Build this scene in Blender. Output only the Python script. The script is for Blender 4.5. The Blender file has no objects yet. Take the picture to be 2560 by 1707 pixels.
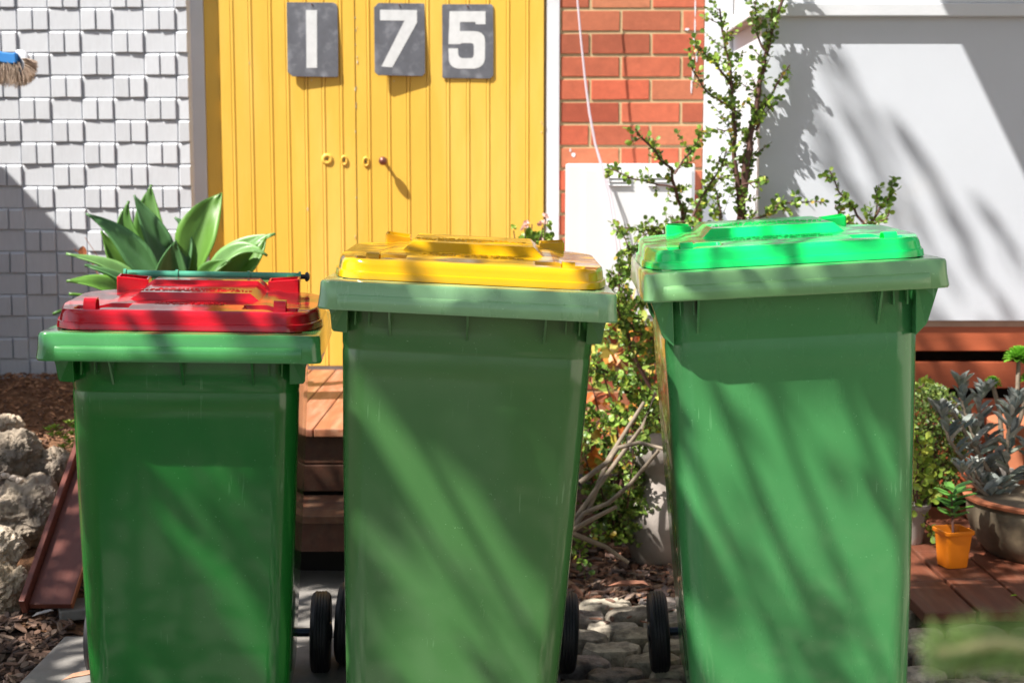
import bpy, bmesh, math, random
from mathutils import Vector, Matrix, noise
R = math.radians
PI = math.pi
SC = bpy.context.scene
COL = SC.collection

# ---------------------------------------------------------------- camera
CAM_H = 1.21; PITCH = math.atan(413.5/3556); FPX = 3556.0
cam = bpy.data.objects.new('camera', bpy.data.cameras.new('camera'))
COL.objects.link(cam); SC.camera = cam
cam.location = (0, 0, CAM_H)
cam.rotation_euler = (PI/2 - PITCH, 0, 0)
cam.data.sensor_width = 36; cam.data.lens = 50.0
cam.data.clip_start = .05; cam.data.clip_end = 500
cam.data.dof.use_dof = True; cam.data.dof.focus_distance = 2.95; cam.data.dof.aperture_fstop = 5.6

# ---------------------------------------------------------------- sky, sun, exposure
LD = Vector((.529, .330, -.782)).normalized()      # way the sunlight travels
w = bpy.data.worlds.new("World"); SC.world = w; w.use_nodes = True
nt = w.node_tree; bg = nt.nodes['Background']
sky = nt.nodes.new('ShaderNodeTexSky'); sky.sky_type = 'NISHITA'; sky.sun_disc = False
sky.sun_elevation = math.asin(-LD.z)
sky.sun_rotation = math.atan2(-LD.x, -LD.y)
hs = nt.nodes.new('ShaderNodeHueSaturation'); hs.inputs['Saturation'].default_value = .62
nt.links.new(sky.outputs[0], hs.inputs['Color']); nt.links.new(hs.outputs[0], bg.inputs[0]); bg.inputs[1].default_value = .085
sun = bpy.data.objects.new('sun', bpy.data.lights.new('sun', 'SUN')); COL.objects.link(sun)
sun.data.energy = 5.0; sun.data.angle = R(.53); sun.data.color = (1, .95, .87)
sun.rotation_euler = (-LD).to_track_quat('Z', 'Y').to_euler()
sun.location = (-4, -3, 8)
SC.view_settings.view_transform = 'Standard'; SC.view_settings.look = 'None'
SC.view_settings.gamma = 1; SC.view_settings.exposure = 1.03

# ---------------------------------------------------------------- helpers
K = 2560/2352
def P(x, y, Y=None, Z=None):
    """a picture point (2352 wide) at a real distance Y or height Z -> world point"""
    a = (x*K-1280)/FPX; b = -(y*K-853.5)/FPX
    d = Vector((a, math.cos(PITCH)+b*math.sin(PITCH), -math.sin(PITCH)+b*math.cos(PITCH)))
    t = Y/d.y if Y is not None else (Z-CAM_H)/d.z
    return Vector((0, 0, CAM_H)) + d*t
def in_view(p, m=.06):
    d = p - Vector((0, 0, CAM_H))
    f = d.y*math.cos(PITCH) - d.z*math.sin(PITCH)
    if f < .05: return False
    u = d.y*math.sin(PITCH) + d.z*math.cos(PITCH)
    return abs(d.x/f) < .36+m and abs(u/f) < .24+m
def sstep(a, b, x):
    t = min(1, max(0, (x-a)/(b-a))); return t*t*(3-2*t)
def sb(a, b, x, e): return sstep(a-e, a+e, x)*(1-sstep(b-e, b+e, x))
def rr(a, b): return random.uniform(a, b)

class MB:
    def __init__(s): s.v = []; s.f = []; s.c = []; s.flat = set()
    def add(s, vs, fs, col=(1, 1, 1)):
        o = len(s.v); s.v += [tuple(p) for p in vs]
        for f in fs: s.f.append(tuple(i+o for i in f)); s.c.append(col)
    def box(s, c, d, rot=None, col=(1, 1, 1), taper=1):
        x, y, z = d[0]/2, d[1]/2, d[2]/2; vs = []
        for sz in (-1, 1):
            t = taper if sz < 0 else 1
            for sx, sy in ((-1, -1), (1, -1), (1, 1), (-1, 1)):
                p = Vector((sx*x*t, sy*y*t, sz*z))
                if rot: p = rot @ p
                vs.append(p+Vector(c))
        s.add(vs, [(0, 3, 2, 1), (4, 5, 6, 7), (0, 1, 5, 4), (1, 2, 6, 5), (2, 3, 7, 6), (3, 0, 4, 7)], col)
    def bb(s, a, b, col=(1, 1, 1)):
        s.box([(a[i]+b[i])/2 for i in range(3)], [abs(b[i]-a[i]) for i in range(3)], None, col)
    def tube(s, pts, rad, n=6, col=(1, 1, 1), cap=True):
        pts = [Vector(p) for p in pts]; o = []
        if not isinstance(rad, (list, tuple)): rad = [rad]*len(pts)
        up = Vector((.3, .2, 1)).normalized()
        for i, p in enumerate(pts):
            t = (pts[min(i+1, len(pts)-1)]-pts[max(i-1, 0)]).normalized()
            if abs(t.dot(up)) > .97: up = Vector((1, .1, .1)).normalized()
            a = t.cross(up).normalized(); b = t.cross(a)
            o.append([p+(a*math.cos(2*PI*k/n)+b*math.sin(2*PI*k/n))*rad[i] for k in range(n)])
        s.loft(o, col, cap)
    def loft(s, loops, col=(1, 1, 1), cap=True, capa=None):
        n = len(loops[0]); vs = [p for l in loops for p in l]; fs = []
        for i in range(len(loops)-1):
            for k in range(n):
                a = i*n+k; b = i*n+(k+1) % n
                fs.append((a, b, b+n, a+n))
        if cap:
            fs.append(tuple(range((len(loops)-1)*n, len(loops)*n)))
            if capa is None: fs.append(tuple(reversed(range(n))))
        s.add(vs, fs, col)
    def lathe(s, prof, n=32, c=(0, 0, 0), col=(1, 1, 1), axis='z', cap=True):
        L = []
        for r, z in prof:
            l = []
            for k in range(n):
                a = 2*PI*k/n
                l.append((c[0]+r*math.cos(a), c[1]+r*math.sin(a), c[2]+z) if axis == 'z' else
                         (c[0]+z, c[1]+r*math.cos(a), c[2]+r*math.sin(a)))
            L.append(l)
        s.loft(L, col, cap)
    def prism(s, poly, y0, y1, col=(1, 1, 1)):
        n = len(poly)
        vs = [(x, y0, z) for x, z in poly]+[(x, y1, z) for x, z in poly]
        s.add(vs, [tuple(range(n)), tuple(reversed(range(n, 2*n)))]+[(i, i+n, (i+1) % n+n, (i+1) % n) for i in range(n)], col)
    def build(s, name, mat, parent=None, smooth=None, bevel=0, seg=2, sub=0):
        me = bpy.data.meshes.new(name)
        me.from_pydata(s.v, [], s.f)
        at = me.color_attributes.new('Col', 'FLOAT_COLOR', 'CORNER')
        buf = []
        for f, c in zip(s.f, s.c): buf += [c[0], c[1], c[2], 1.0]*len(f)
        at.data.foreach_set('color', buf)
        me.materials.append(mat)
        bm = bmesh.new(); bm.from_mesh(me); bmesh.ops.recalc_face_normals(bm, faces=bm.faces); bm.to_mesh(me); bm.free()
        if smooth is not None:
            me.shade_smooth()
            if smooth < 180: me.set_sharp_from_angle(angle=R(smooth))
        o = bpy.data.objects.new(name, me); COL.objects.link(o)
        if parent: o.parent = parent
        if bevel:
            m = o.modifiers.new('b', 'BEVEL'); m.width = bevel; m.segments = seg; m.limit_method = 'ANGLE'; m.angle_limit = R(35)
        return o
def tag(o, label=None, cat=None, group=None, kind=None):
    if label: o['label'] = label
    if cat: o['category'] = cat
    if group: o['group'] = group
    if kind: o['kind'] = kind
    return o
def empty(name, loc, label=None, cat=None, group=None):
    o = bpy.data.objects.new(name, None); COL.objects.link(o); o.location = loc; o.empty_display_size = .1
    return tag(o, label, cat, group)

def M(name, base, rough=.5, var=.15, scale=8, stretch=(1, 1, 1), bump=0, bscale=60, bstretch=None, attr=False, trans=0,
      spec=.5, coat=0, tint=None, tscale=3, tlo=.5, thi=.65, rvar=0, bdist=.01, metallic=0, tamt=1, scuff=None):
    m = bpy.data.materials.new(name); m.use_nodes = True
    nt = m.node_tree; N = nt.nodes; L = nt.links; b = N['Principled BSDF']
    b.inputs['Roughness'].default_value = rough; b.inputs['Specular IOR Level'].default_value = spec
    b.inputs['Metallic'].default_value = metallic
    b.inputs['Coat Weight'].default_value = coat; b.inputs['Coat Roughness'].default_value = .08
    tc = N.new('ShaderNodeTexCoord')
    def nz(sc, st, det=5):
        mp = N.new('ShaderNodeMapping'); mp.inputs['Scale'].default_value = st
        L.new(tc.outputs['Object'], mp.inputs[0])
        n = N.new('ShaderNodeTexNoise'); n.inputs['Scale'].default_value = sc; n.inputs['Detail'].default_value = det
        n.inputs['Roughness'].default_value = .6
        L.new(mp.outputs[0], n.inputs['Vector']); return n
    n1 = nz(scale, stretch)
    mr = N.new('ShaderNodeMapRange'); mr.inputs['From Min'].default_value = .25; mr.inputs['From Max'].default_value = .75
    mr.inputs['To Min'].default_value = 1-var; mr.inputs['To Max'].default_value = 1+var; mr.clamp = True
    L.new(n1.outputs['Fac'], mr.inputs[0])
    mul = N.new('ShaderNodeMix'); mul.data_type = 'RGBA'; mul.blend_type = 'MULTIPLY'; mul.inputs[0].default_value = 1
    cur = None
    rgb = N.new('ShaderNodeRGB'); rgb.outputs[0].default_value = (*base, 1); cur = rgb.outputs[0]
    if tint:
        n2 = nz(tscale, stretch, 8)
        r2 = N.new('ShaderNodeMapRange'); r2.inputs['From Min'].default_value = tlo; r2.inputs['From Max'].default_value = thi
        r2.inputs['To Max'].default_value = tamt
        L.new(n2.outputs['Fac'], r2.inputs[0])
        mx = N.new('ShaderNodeMix'); mx.data_type = 'RGBA'; mx.inputs[7].default_value = (*tint, 1)
        L.new(r2.outputs[0], mx.inputs[0]); L.new(cur, mx.inputs[6]); cur = mx.outputs[2]
    if scuff:
        for rot, lo, am in ((.6, .655, .55), (-.9, .67, .45), (1.5, .68, .35)):
            mp = N.new('ShaderNodeMapping'); mp.inputs['Rotation'].default_value = (0, rot, 0); mp.inputs['Scale'].default_value = (110, 110, 5)
            L.new(tc.outputs['Object'], mp.inputs[0])
            n = N.new('ShaderNodeTexNoise'); n.inputs['Scale'].default_value = 1; n.inputs['Detail'].default_value = 3; L.new(mp.outputs[0], n.inputs['Vector'])
            n2 = nz(4.5, (1, 1, 1), 3)
            r1 = N.new('ShaderNodeMapRange'); r1.inputs['From Min'].default_value = lo; r1.inputs['From Max'].default_value = lo+.03
            r2 = N.new('ShaderNodeMapRange'); r2.inputs['From Min'].default_value = .54; r2.inputs['From Max'].default_value = .66; r2.inputs['To Max'].default_value = am
            L.new(n.outputs['Fac'], r1.inputs[0]); L.new(n2.outputs['Fac'], r2.inputs[0])
            mm = N.new('ShaderNodeMath'); mm.operation = 'MULTIPLY'; L.new(r1.outputs[0], mm.inputs[0]); L.new(r2.outputs[0], mm.inputs[1])
            mx = N.new('ShaderNodeMix'); mx.data_type = 'RGBA'; mx.inputs[7].default_value = (*scuff, 1)
            L.new(mm.outputs[0], mx.inputs[0]); L.new(cur, mx.inputs[6]); cur = mx.outputs[2]
        n = nz(190, (1, 1, 1), 2); r1 = N.new('ShaderNodeMapRange'); r1.inputs['From Min'].default_value = .70; r1.inputs['From Max'].default_value = .76; r1.inputs['To Max'].default_value = .6
        L.new(n.outputs['Fac'], r1.inputs[0]); mx = N.new('ShaderNodeMix'); mx.data_type = 'RGBA'; mx.inputs[7].default_value = (*scuff, 1)
        L.new(r1.outputs[0], mx.inputs[0]); L.new(cur, mx.inputs[6]); cur = mx.outputs[2]
    if attr:
        a = N.new('ShaderNodeAttribute'); a.attribute_name = 'Col'
        m2 = N.new('ShaderNodeMix'); m2.data_type = 'RGBA'; m2.blend_type = 'MULTIPLY'; m2.inputs[0].default_value = 1
        L.new(cur, m2.inputs[6]); L.new(a.outputs['Color'], m2.inputs[7]); cur = m2.outputs[2]
    L.new(cur, mul.inputs[6]); L.new(mr.outputs[0], mul.inputs[7]); cur = mul.outputs[2]
    L.new(cur, b.inputs['Base Color'])
    if rvar:
        n3 = nz(6, (1, 1, .35), 8)
        r3 = N.new('ShaderNodeMapRange'); r3.inputs['From Min'].default_value = .3; r3.inputs['From Max'].default_value = .7
        r3.inputs['To Min'].default_value = rough-rvar; r3.inputs['To Max'].default_value = rough+rvar
        L.new(n3.outputs['Fac'], r3.inputs[0]); L.new(r3.outputs[0], b.inputs['Roughness'])
    if bump:
        nb = nz(bscale, bstretch or stretch, 6)
        bp = N.new('ShaderNodeBump'); bp.inputs['Strength'].default_value = bump; bp.inputs['Distance'].default_value = bdist
        L.new(nb.outputs['Fac'], bp.inputs['Height']); L.new(bp.outputs[0], b.inputs['Normal'])
    if trans:
        tr = N.new('ShaderNodeBsdfTranslucent'); L.new(cur, tr.inputs['Color'])
        mx = N.new('ShaderNodeMixShader'); mx.inputs[0].default_value = trans
        L.new(b.outputs[0], mx.inputs[1]); L.new(tr.outputs[0], mx.inputs[2])
        L.new(mx.outputs[0], N['Material Output'].inputs['Surface'])
    return m

WHITE = M('white_paint', (.64, .66, .70), .55, .05, 6, bump=.15, bscale=90, bdist=.003)
WHITE_WALL = M('white_panel', (.58, .615, .68), .6, .03, 3, bump=.08, bscale=50, bdist=.003, tint=(.6, .59, .57), tscale=2.2, tlo=.6, thi=.85, tamt=.5)
SHINGLE = M('shingle_paint', (.57, .59, .63), .6, .05, 40, stretch=(3, 1, .6), bump=.35, bscale=120, bstretch=(2, 1, .3), bdist=.002)
METER = M('meter_box_enamel', (.68, .70, .72), .35, .03, 3)
YELLOW = M('yellow_paint', (.74, .455, .062), .42, .06, 4, stretch=(2, 2, .4), bump=.2, bscale=40, bstretch=(2, 2, .3), bdist=.003, tint=(.85, .6, .16), tscale=1.5, tlo=.5, thi=.75, tamt=.6)
BRICK = M('brick_face', (.42, .105, .052), .85, .16, 30, bump=.5, bscale=160, bdist=.003, attr=True)
MORTAR = M('mortar', (.48, .37, .21), .95, .12, 60, bump=.5, bscale=200, bdist=.003)
DARK = M('painted_shade', (.012, .01, .009), .95, .1)  # near-black colour painting the shade in gaps and holes
TIMBER = M('deck_timber', (.30, .115, .055), .55, .3, 7, stretch=(6, .7, 6), bump=.25, bscale=30, bstretch=(8, .6, 8), bdist=.003, attr=True, tint=(.36, .2, .12), tscale=5, tlo=.45, thi=.7)
REDBOARD = M('red_brown_board', (.42, .10, .04), .5, .18, 6, stretch=(.6, 6, 6), bump=.2, bscale=30, bstretch=(.6, 8, 8), bdist=.003, attr=True)
PLANK = M('stained_plank', (.135, .036, .024), .45, .25, 7, stretch=(4, 1, 1), bump=.3, bscale=30, bdist=.004)
PLANKEDGE = M('plank_edge', (.30, .09, .03), .6, .3, 12)
CONCRETE = M('concrete', (.23, .215, .20), .9, .2, 7, bump=.4, bscale=90, bdist=.004, tint=(.15, .135, .12), tscale=4, tlo=.45, thi=.7)
STONE = M('limestone_rock', (.42, .355, .285), .9, .35, 9, bump=1, bscale=26, bdist=.025, tint=(.20, .17, .14), tscale=6, tlo=.42, thi=.62, attr=True)
COBBLE = M('cobble_stone', (.46, .41, .35), .9, .3, 30, bump=1, bscale=75, bdist=.007, attr=True, tint=(.17, .15, .13), tscale=22, tlo=.42, thi=.62)
GROUND = M('garden_soil', (.085, .05, .034), .95, .4, 25, bump=1, bscale=60, bdist=.02)
FINE = M('fine_mulch', (.24, .115, .055), .95, .5, 70, bump=1, bscale=110, bdist=.02, attr=True)
CHIP = M('bark_chip', (1, 1, 1), .85, .25, 50, bump=.4, bscale=120, bdist=.003, attr=True)
RUBBER = M('black_rubber', (.018, .018, .021), .55, .2, 20, bump=.1, bscale=100)
BLACKP = M('black_plastic', (.02, .022, .028), .4, .1)
BLUESTEEL = M('axle_steel', (.03, .045, .075), .35, .2, metallic=.6)
GREY_WOODSTEM = M('grey_branch', (.22, .175, .13), .8, .3, 20, stretch=(1, 1, 1), bump=.4, bscale=60)
STEM = M('reddish_stem', (.10, .045, .035), .7, .3, 20)
LEAF = M('small_leaf', (1, 1, 1), .38, .12, 12, attr=True, trans=.28)
AGAVE = M('agave_leaf', (1, 1, 1), .40, .22, 14, stretch=(1.2, 1.2, .35), attr=True, trans=.22, bump=.15, bscale=30, bdist=.004)
SILVER = M('felt_leaf', (1, 1, 1), .85, .15, 30, attr=True, trans=.1, spec=.2)
CANOPY = M('tree_leaf', (.055, .10, .03), .6, .3, 5, trans=.15)
BARK = M('tree_bark', (.16, .12, .09), .9, .4, 10, bump=1, bscale=20, bdist=.03)
TERRA = M('terracotta', (.45, .15, .07), .8, .15, 10)
GLAZE = M('glazed_stoneware', (.14, .11, .075), .6, .45, 5, bump=.1, bscale=30, tint=(.27, .21, .13), tscale=5, tlo=.5, thi=.75)
VASEM = M('weathered_vase', (.31, .27, .245), .75, .15, 9, tint=(.36, .2, .17), tscale=5, tlo=.58, thi=.75, bump=.15)
ORANGE = M('orange_plastic', (.80, .22, .008), .35, .08, 8)
SLATE = M('slate_plate', (.105, .11, .13), .55, .22, 14, bump=.15, bscale=60, bdist=.002, tint=(.24, .25, .28), tscale=16, tlo=.5, thi=.78)
NUMPAINT = M('white_numeral_paint', (.60, .615, .63), .55, .1, 30, tint=(.38, .39, .41), tscale=30, tlo=.6, thi=.8, tamt=.6)
KNOBM = M('bronze_knob', (.22, .09, .065), .32, .2, metallic=.5)
WIREM = M('grey_cable', (.62, .55, .62), .4, .1)
CLOTH = M('blue_band', (.03, .22, .60), .7, .1)
STRAW = M('straw_bristle', (.50, .39, .31), .8, .3, 20, attr=True)
FLOWER = M('pale_flower', (.85, .55, .5), .6, .1, trans=.3)
SOILM = M('potting_soil', (.05, .033, .022), .95, .4, 60, bump=1, bscale=80, bdist=.01)
GLASS = M('window_glass', (.35, .38, .42), .06, .02, spec=.8)
SOFFIT = M('raw_soffit', (.42, .28, .21), .8, .2, 10)

def plastic(name, base, rough, spec=.5, var=.07, dirt=None):
    coat_ = .6 if dirt else 0; sc_ = tuple(min(.8, v*1.6+.12) for v in base) if dirt else None
    return M(name, base, rough, var, 5, stretch=(1, 1, .5), bump=.035, bscale=7, bdist=.02, rvar=.07, spec=spec, tint=dirt, tscale=2.6, tlo=.52, thi=.82, tamt=.28, coat=coat_, scuff=sc_)
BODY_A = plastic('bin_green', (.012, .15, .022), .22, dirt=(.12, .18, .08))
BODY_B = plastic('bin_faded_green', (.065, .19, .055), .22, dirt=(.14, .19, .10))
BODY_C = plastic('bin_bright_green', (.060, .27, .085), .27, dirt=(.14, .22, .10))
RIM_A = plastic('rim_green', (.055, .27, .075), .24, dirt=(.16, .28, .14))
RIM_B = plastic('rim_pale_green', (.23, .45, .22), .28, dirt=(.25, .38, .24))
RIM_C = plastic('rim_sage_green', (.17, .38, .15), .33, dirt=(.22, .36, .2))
LID_R = plastic('lid_red', (.50, .006, .016), .12, spec=.65, var=.04)
LID_Y = plastic('lid_yellow', (.70, .37, .003), .17, spec=.6, var=.04)
LID_G = plastic('lid_green', (.004, .72, .15), .17, spec=.6, var=.04)
BAR_G = plastic('bar_teal_green', (.07, .34, .22), .3)

# ================================================================ SETTING
random.seed(3)
GX = [(-40, .02), (-.95, .01), (-.42, .006), (-.13, 0), (.24, -.02), (.60, 0), (.9, .017), (1.2, .03), (40, .03)]
def gz(x):
    for (a, za), (b, zb) in zip(GX, GX[1:]):
        if a <= x <= b: return za+(zb-za)*(x-a)/(b-a)
    return .02
g = MB()
xs = [-60, -30, -12, -6, -4, -3] + [-2.5+i*.1 for i in range(56)] + [3.5, 4, 6, 12, 30, 60]
ys = [-60, -30, -12, -6, -3, -1, 0, 1, 2] + [2.5+i*.1 for i in range(38)] + [7, 9, 12, 30, 60]
vs = [(x, y, gz(x)-.035+(.012*noise.noise(Vector((x*3, y*3, 0))) if abs(x) < 3 and 2 < y < 7 else 0)) for y in ys for x in xs]
nx = len(xs)
g.add(vs, [(j*nx+i, j*nx+i+1, (j+1)*nx+i+1, (j+1)*nx+i) for j in range(len(ys)-1) for i in range(nx-1)])
tag(g.build('ground', GROUND, smooth=180), kind='structure')

# concrete slab path
g = MB()
def slab(x0, x1, y0, y1, n=10):
    vs = []
    for j in (0, 1):
        for i in range(n+1):
            x = x0+(x1-x0)*i/n; vs.append((x, (y0, y1)[j], gz(x)+.002))
    m = len(vs); vs += [(a, b, c-.08) for a, b, c in vs]
    fs = [(i, i+1, n+2+i, n+1+i) for i in range(n)]
    fs += [(i, i+m, i+1+m, i+1) for i in range(n)] + [(n+1+i, n+2+i, n+2+i+m, n+1+i+m) for i in range(n)]
    fs += [(0, n+1, n+1+m, m), (n, n+m, 2*n+1+m, 2*n+1)]
    g.add(vs, fs)
slab(-1.175, .12, -1.5, 3.62); slab(-1.02, .12, 3.63, 4.9)
tag(g.build('concrete_path', CONCRETE, bevel=.006), kind='structure')

# cobbled path
g = MB()
j = 0; y = 1.2
while y < 4.08:
    x = .19+(.078 if j % 2 else 0)
    while x < 2.6:
        if not (x > 1.06 and 3.62 < y):
            cx = x+rr(-.012, .012); cy = y+rr(-.008, .008); a0 = rr(0, 6.28); n = 12
            c = rr(.65, 1.25); col = (c, c*rr(.93, 1.0), c*rr(.84, .98))
            rx = .0775+rr(-.006, .003); ry = .0475+rr(-.004, .003)
            rad = [1+.10*noise.noise(Vector((cx*7+math.cos(k*PI/6), cy*7+math.sin(k*PI/6), 3))) for k in range(n)]
            def ring(s, z):
                out = []
                for k in range(n):
                    t = 2*PI*k/n
                    e = .78
                    px = math.copysign(abs(math.cos(t))**e, math.cos(t)); py = math.copysign(abs(math.sin(t))**e, math.sin(t))
                    X = cx+rx*s*rad[k]*px; Y = cy+ry*s*rad[k]*py
                    out.append((X, Y, gz(X)+z+.008*noise.noise(Vector((X*40, Y*40, 0)))))
                return out
            h = rr(-.004, .006)
            g.loft([ring(1.02, -.04), ring(1.0, -.006+h), ring(.93, .004+h), ring(.7, .008+h), ring(.35, .010+h)], col, True, capa=1)
        x += .158
    j += 1; y += .096
tag(g.build('cobbled_path', COBBLE, smooth=50), kind='structure')

# raised garden bed of fine mulch on the left (slopes up to the wall)
def bedz(x, y):
    t = sstep(3.9, 4.75, y); return .0 + .34*t + .09*sstep(4.75, 5.5, y) + .02*noise.noise(Vector((x*5, y*5, 2)))
g = MB(); nx, ny = 60, 60
vs = []
for jj in range(ny+1):
    for ii in range(nx+1):
        X = -3.6+2.55*ii/nx; Y = 3.75+1.95*jj/ny
        vs.append((X, Y, bedz(X, Y)+.012*noise.noise(Vector((X*38, Y*38, 5)))-.02))
g.add(vs, [(a*(nx+1)+b, a*(nx+1)+b+1, (a+1)*(nx+1)+b+1, (a+1)*(nx+1)+b) for a in range(ny) for b in range(nx)])
tag(g.build('raised_garden_bed', FINE, smooth=180), kind='structure')

def chip(g, p, s, cols):
    q = Matrix.Rotation(rr(0, 6.3), 3, 'Z') @ Matrix.Rotation(rr(-.6, .6), 3, 'X') @ Matrix.Rotation(rr(-.5, .5), 3, 'Y')
    l = s*rr(.6, 1.5); wd = s*rr(.25, .6); t = s*rr(.05, .16)
    pts = [(-l/2, 0), (-l*.25, -wd*rr(.3, .6)), (l*.3, -wd*rr(.3, .6)), (l/2, 0), (l*.2, wd*rr(.3, .6)), (-l*.3, wd*rr(.3, .6))]
    c = random.choice(cols); k = rr(.7, 1.25); c = tuple(v*k for v in c)
    vs = [q @ Vector((a, b, 0))+p for a, b in pts]+[q @ Vector((a*.9, b*.9, t))+p for a, b in pts]
    g.add(vs, [(5, 4, 3, 2, 1, 0), (6, 7, 8, 9, 10, 11)]+[(i, (i+1) % 6, (i+1) % 6+6, i+6) for i in range(6)], c)
BR = [(.20, .10, .065), (.13, .07, .05), (.28, .13, .08), (.10, .065, .055), (.24, .17, .13), (.17, .125, .115), (.33, .2, .13)]
g = MB()
for i in range(3600):   # coarse bark between the middle and right bins
    X = rr(.12, 1.25); Y = 4.02+abs(random.gauss(0, .32))
    if Y > 5.0: continue
    chip(g, Vector((X, Y, gz(X)-.02+rr(0, .03))), .045, BR)
for i in range(90):
    X = rr(.15, 1.2); Y = rr(3.75, 4.05)
    chip(g, Vector((X, Y, gz(X)+rr(.005, .012))), .03, BR)
tag(g.build('bark_mulch', CHIP), kind='stuff'); g = MB()
for i in range(3400):   # left front bark
    X = rr(-2.2, -1.185); Y = rr(2.9, 4.25)
    chip(g, Vector((X, Y, gz(X)-.03+rr(0, .022)+bedz(X, Y)*.8)), .034, [(.13, .07, .045), (.085, .048, .035), (.17, .10, .07), (.065, .042, .035), (.22, .15, .11)])
tag(g.build('dark_bark_mulch', CHIP), kind='stuff'); g = MB()
for i in range(5200):
    X = rr(-2.6, -1.1); Y = rr(4.45, 5.62)
    chip(g, Vector((X, Y, bedz(X, Y)-.012+rr(0, .012))), .02, [(.30, .15, .075), (.20, .095, .05), (.38, .2, .11), (.13, .065, .04)])
tag(g.build('fine_bark_mulch', CHIP), kind='stuff')

# ---------------------------------------------------------------- shingle wall
YS = 5.645; XE = P(432, 100, Y=YS).x
root = empty('shingle_wall', (-2.2, YS, .4), 'white painted wall of small square projecting tiles left of the yellow door', 'wall')
g = MB(); per = .2466; rh = .0858
z0 = P(100, 860, Y=YS).z - .02
xref = -2.09+.0
def tile(x0, x1, z0, z1, h):
    e = .0065; b = YS-.001; ez = .0105
    x1 = min(x1, XE)
    if x1-x0 < .02: return
    h += rr(-.0012, .0012); tl = rr(-.0015, .0015); tz = rr(-.0012, .0012)
    vs = [(x0, b, z0), (x1, b, z0), (x1, b, z1), (x0, b, z1),
          (x0+e, b-h+tl, z0+e*.3+tz), (x1-e*.35, b-h-tl, z0+e*.3-tz), (x1-e*.35, b-h-tl, z1-ez), (x0+e, b-h+tl, z1-ez)]
    g.add(vs, [(4, 5, 6, 7), (0, 1, 5, 4), (1, 2, 6, 5), (2, 3, 7, 6), (3, 0, 4, 7)])
row = 0; z = z0
while z < 2.75:
    off = (per/2 if row % 2 else 0)+rr(-.003, .003); x = -4.1-.049+off
    while x < XE:
        tile(x+.0005, x+.061, z+.0005, z+rh-.0005, .0135); tile(x+.0615, x+.1225, z+.0005, z+rh-.0005, .0135)
        tile(x+.123, x+per-.0005, z+.0005, z+rh-.0005, .0065)
        x += per
    row += 1; z += rh+rr(-.0006, .0006)
g.build('tile_facing', SHINGLE, root).location = (2.2, -YS, -.4)
g = MB(); g.bb((-4.2, YS, 0), (XE-.001, YS+.25, 2.9)); g.build('wall_core', WHITE, root).location = (2.2, -YS, -.4)

# ---------------------------------------------------------------- door
YD = 5.72
xl = P(506, 100, Y=YD).x; xg = P(819, 300, Y=YD).x; xr_ = P(1249, 100, Y=YD).x; zd = .445; zt = 2.62
root = empty('double_door', ((xl+xr_)/2, YD, zd), 'yellow grooved timber double door with round brown knob', 'door')
def fx(cx): return ((680+cx/2.614)-1280)/FPX*(YD*math.cos(PITCH)+0)*1.0
def door_x(full_px): return P(full_px/K, 300, Y=YD).x
gl = [588, 633, 682, 724, 768.7, 812, 856]; grr = [924.8, 974.6, 1022.4, 1072, 1121.8, 1171.6, 1221.3, 1271, 1318.9]
def leaf(name, x0, x1, grooves, back):
    g = MB(); prof = [(x0, .0), (x0+.001, -.02)]
    for q in grooves:
        gx = door_x(q)
        prof += [(gx-.0080, -.02), (gx-.0068, -.0150), (gx-.0055, -.0195), (gx, -.0212), (gx+.0050, -.0197), (gx+.0066, -.0135), (gx+.0085, -.02)]
    prof += [(x1-.001, -.02), (x1, 0)]
    n = len(prof); zz = [zd+.004+i*(zt-zd)/12 for i in range(13)]
    vs = [(x, YD+y+.0008*noise.noise(Vector((x*9, 0, z*3))), z) for z in zz for x, y in prof]
    g.add(vs, [(j*n+i, j*n+i+1, (j+1)*n+i+1, (j+1)*n+i) for j in range(12) for i in range(n-1)])
    g.bb((x0, YD+.0, zd), (x1, YD+.035, zt))
    o = g.build(name, YELLOW, root); o.location = -Vector(root.location); return o
leaf('door_leaf', xl, xg-.0012, gl, 0); leaf('door_leaf', xg+.0012, xr_, grr, 0)
off = -Vector(root.location)
def dpart(g, name, mat, **kw):
    o = g.build(name, mat, root, **kw); o.location = off; return o
kp = P(880, 370, Y=YD-.06)
g = MB()
prof = [(.011, 0), (.007, -.006), (.0055, -.025), (.008, -.03)]+[(.0175*math.cos(a), -.045-.0175*math.sin(a)) for a in [R(t) for t in (-40, -20, 0, 20, 40, 60, 80)]]
L = []
for r_, y_ in prof: L.append([(kp.x+r_*math.cos(2*PI*k/20), YD-.021+y_, kp.z+r_*math.sin(2*PI*k/20)) for k in range(20)])
g.loft(L); dpart(g, 'door_knob', KNOBM, smooth=50)
def ringm(px, py, r1, r2, hole, kz=1.0):
    c = P(px, py, Y=YD); L = []
    for r_, y_ in ((r1, -.018), (r1, -.024), (r1*.8, -.027), (r2*1.15, -.0265), (r2, -.0225), (r2*.6, -.022)):
        L.append([(c.x+r_*math.cos(2*PI*k/20), YD+y_, c.z+kz*r_*math.sin(2*PI*k/20)) for k in range(20)])
    g = MB(); g.loft(L); o = dpart(g, 'keyhole_plate', YELLOW, smooth=60)
    g = MB(); g.box((c.x, YD-.0235, c.z), (hole[0], .003, hole[1])); h = g.build('keyhole', DARK, o)
ringm(753, 366, .0225, .011, (.006, .006)); ringm(792, 369, .014, .008, (.004, .011), 1.5); ringm(842, 372, .014, .008, (.004, .011), 1.5)
g = MB(); random.seed(61)
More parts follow.
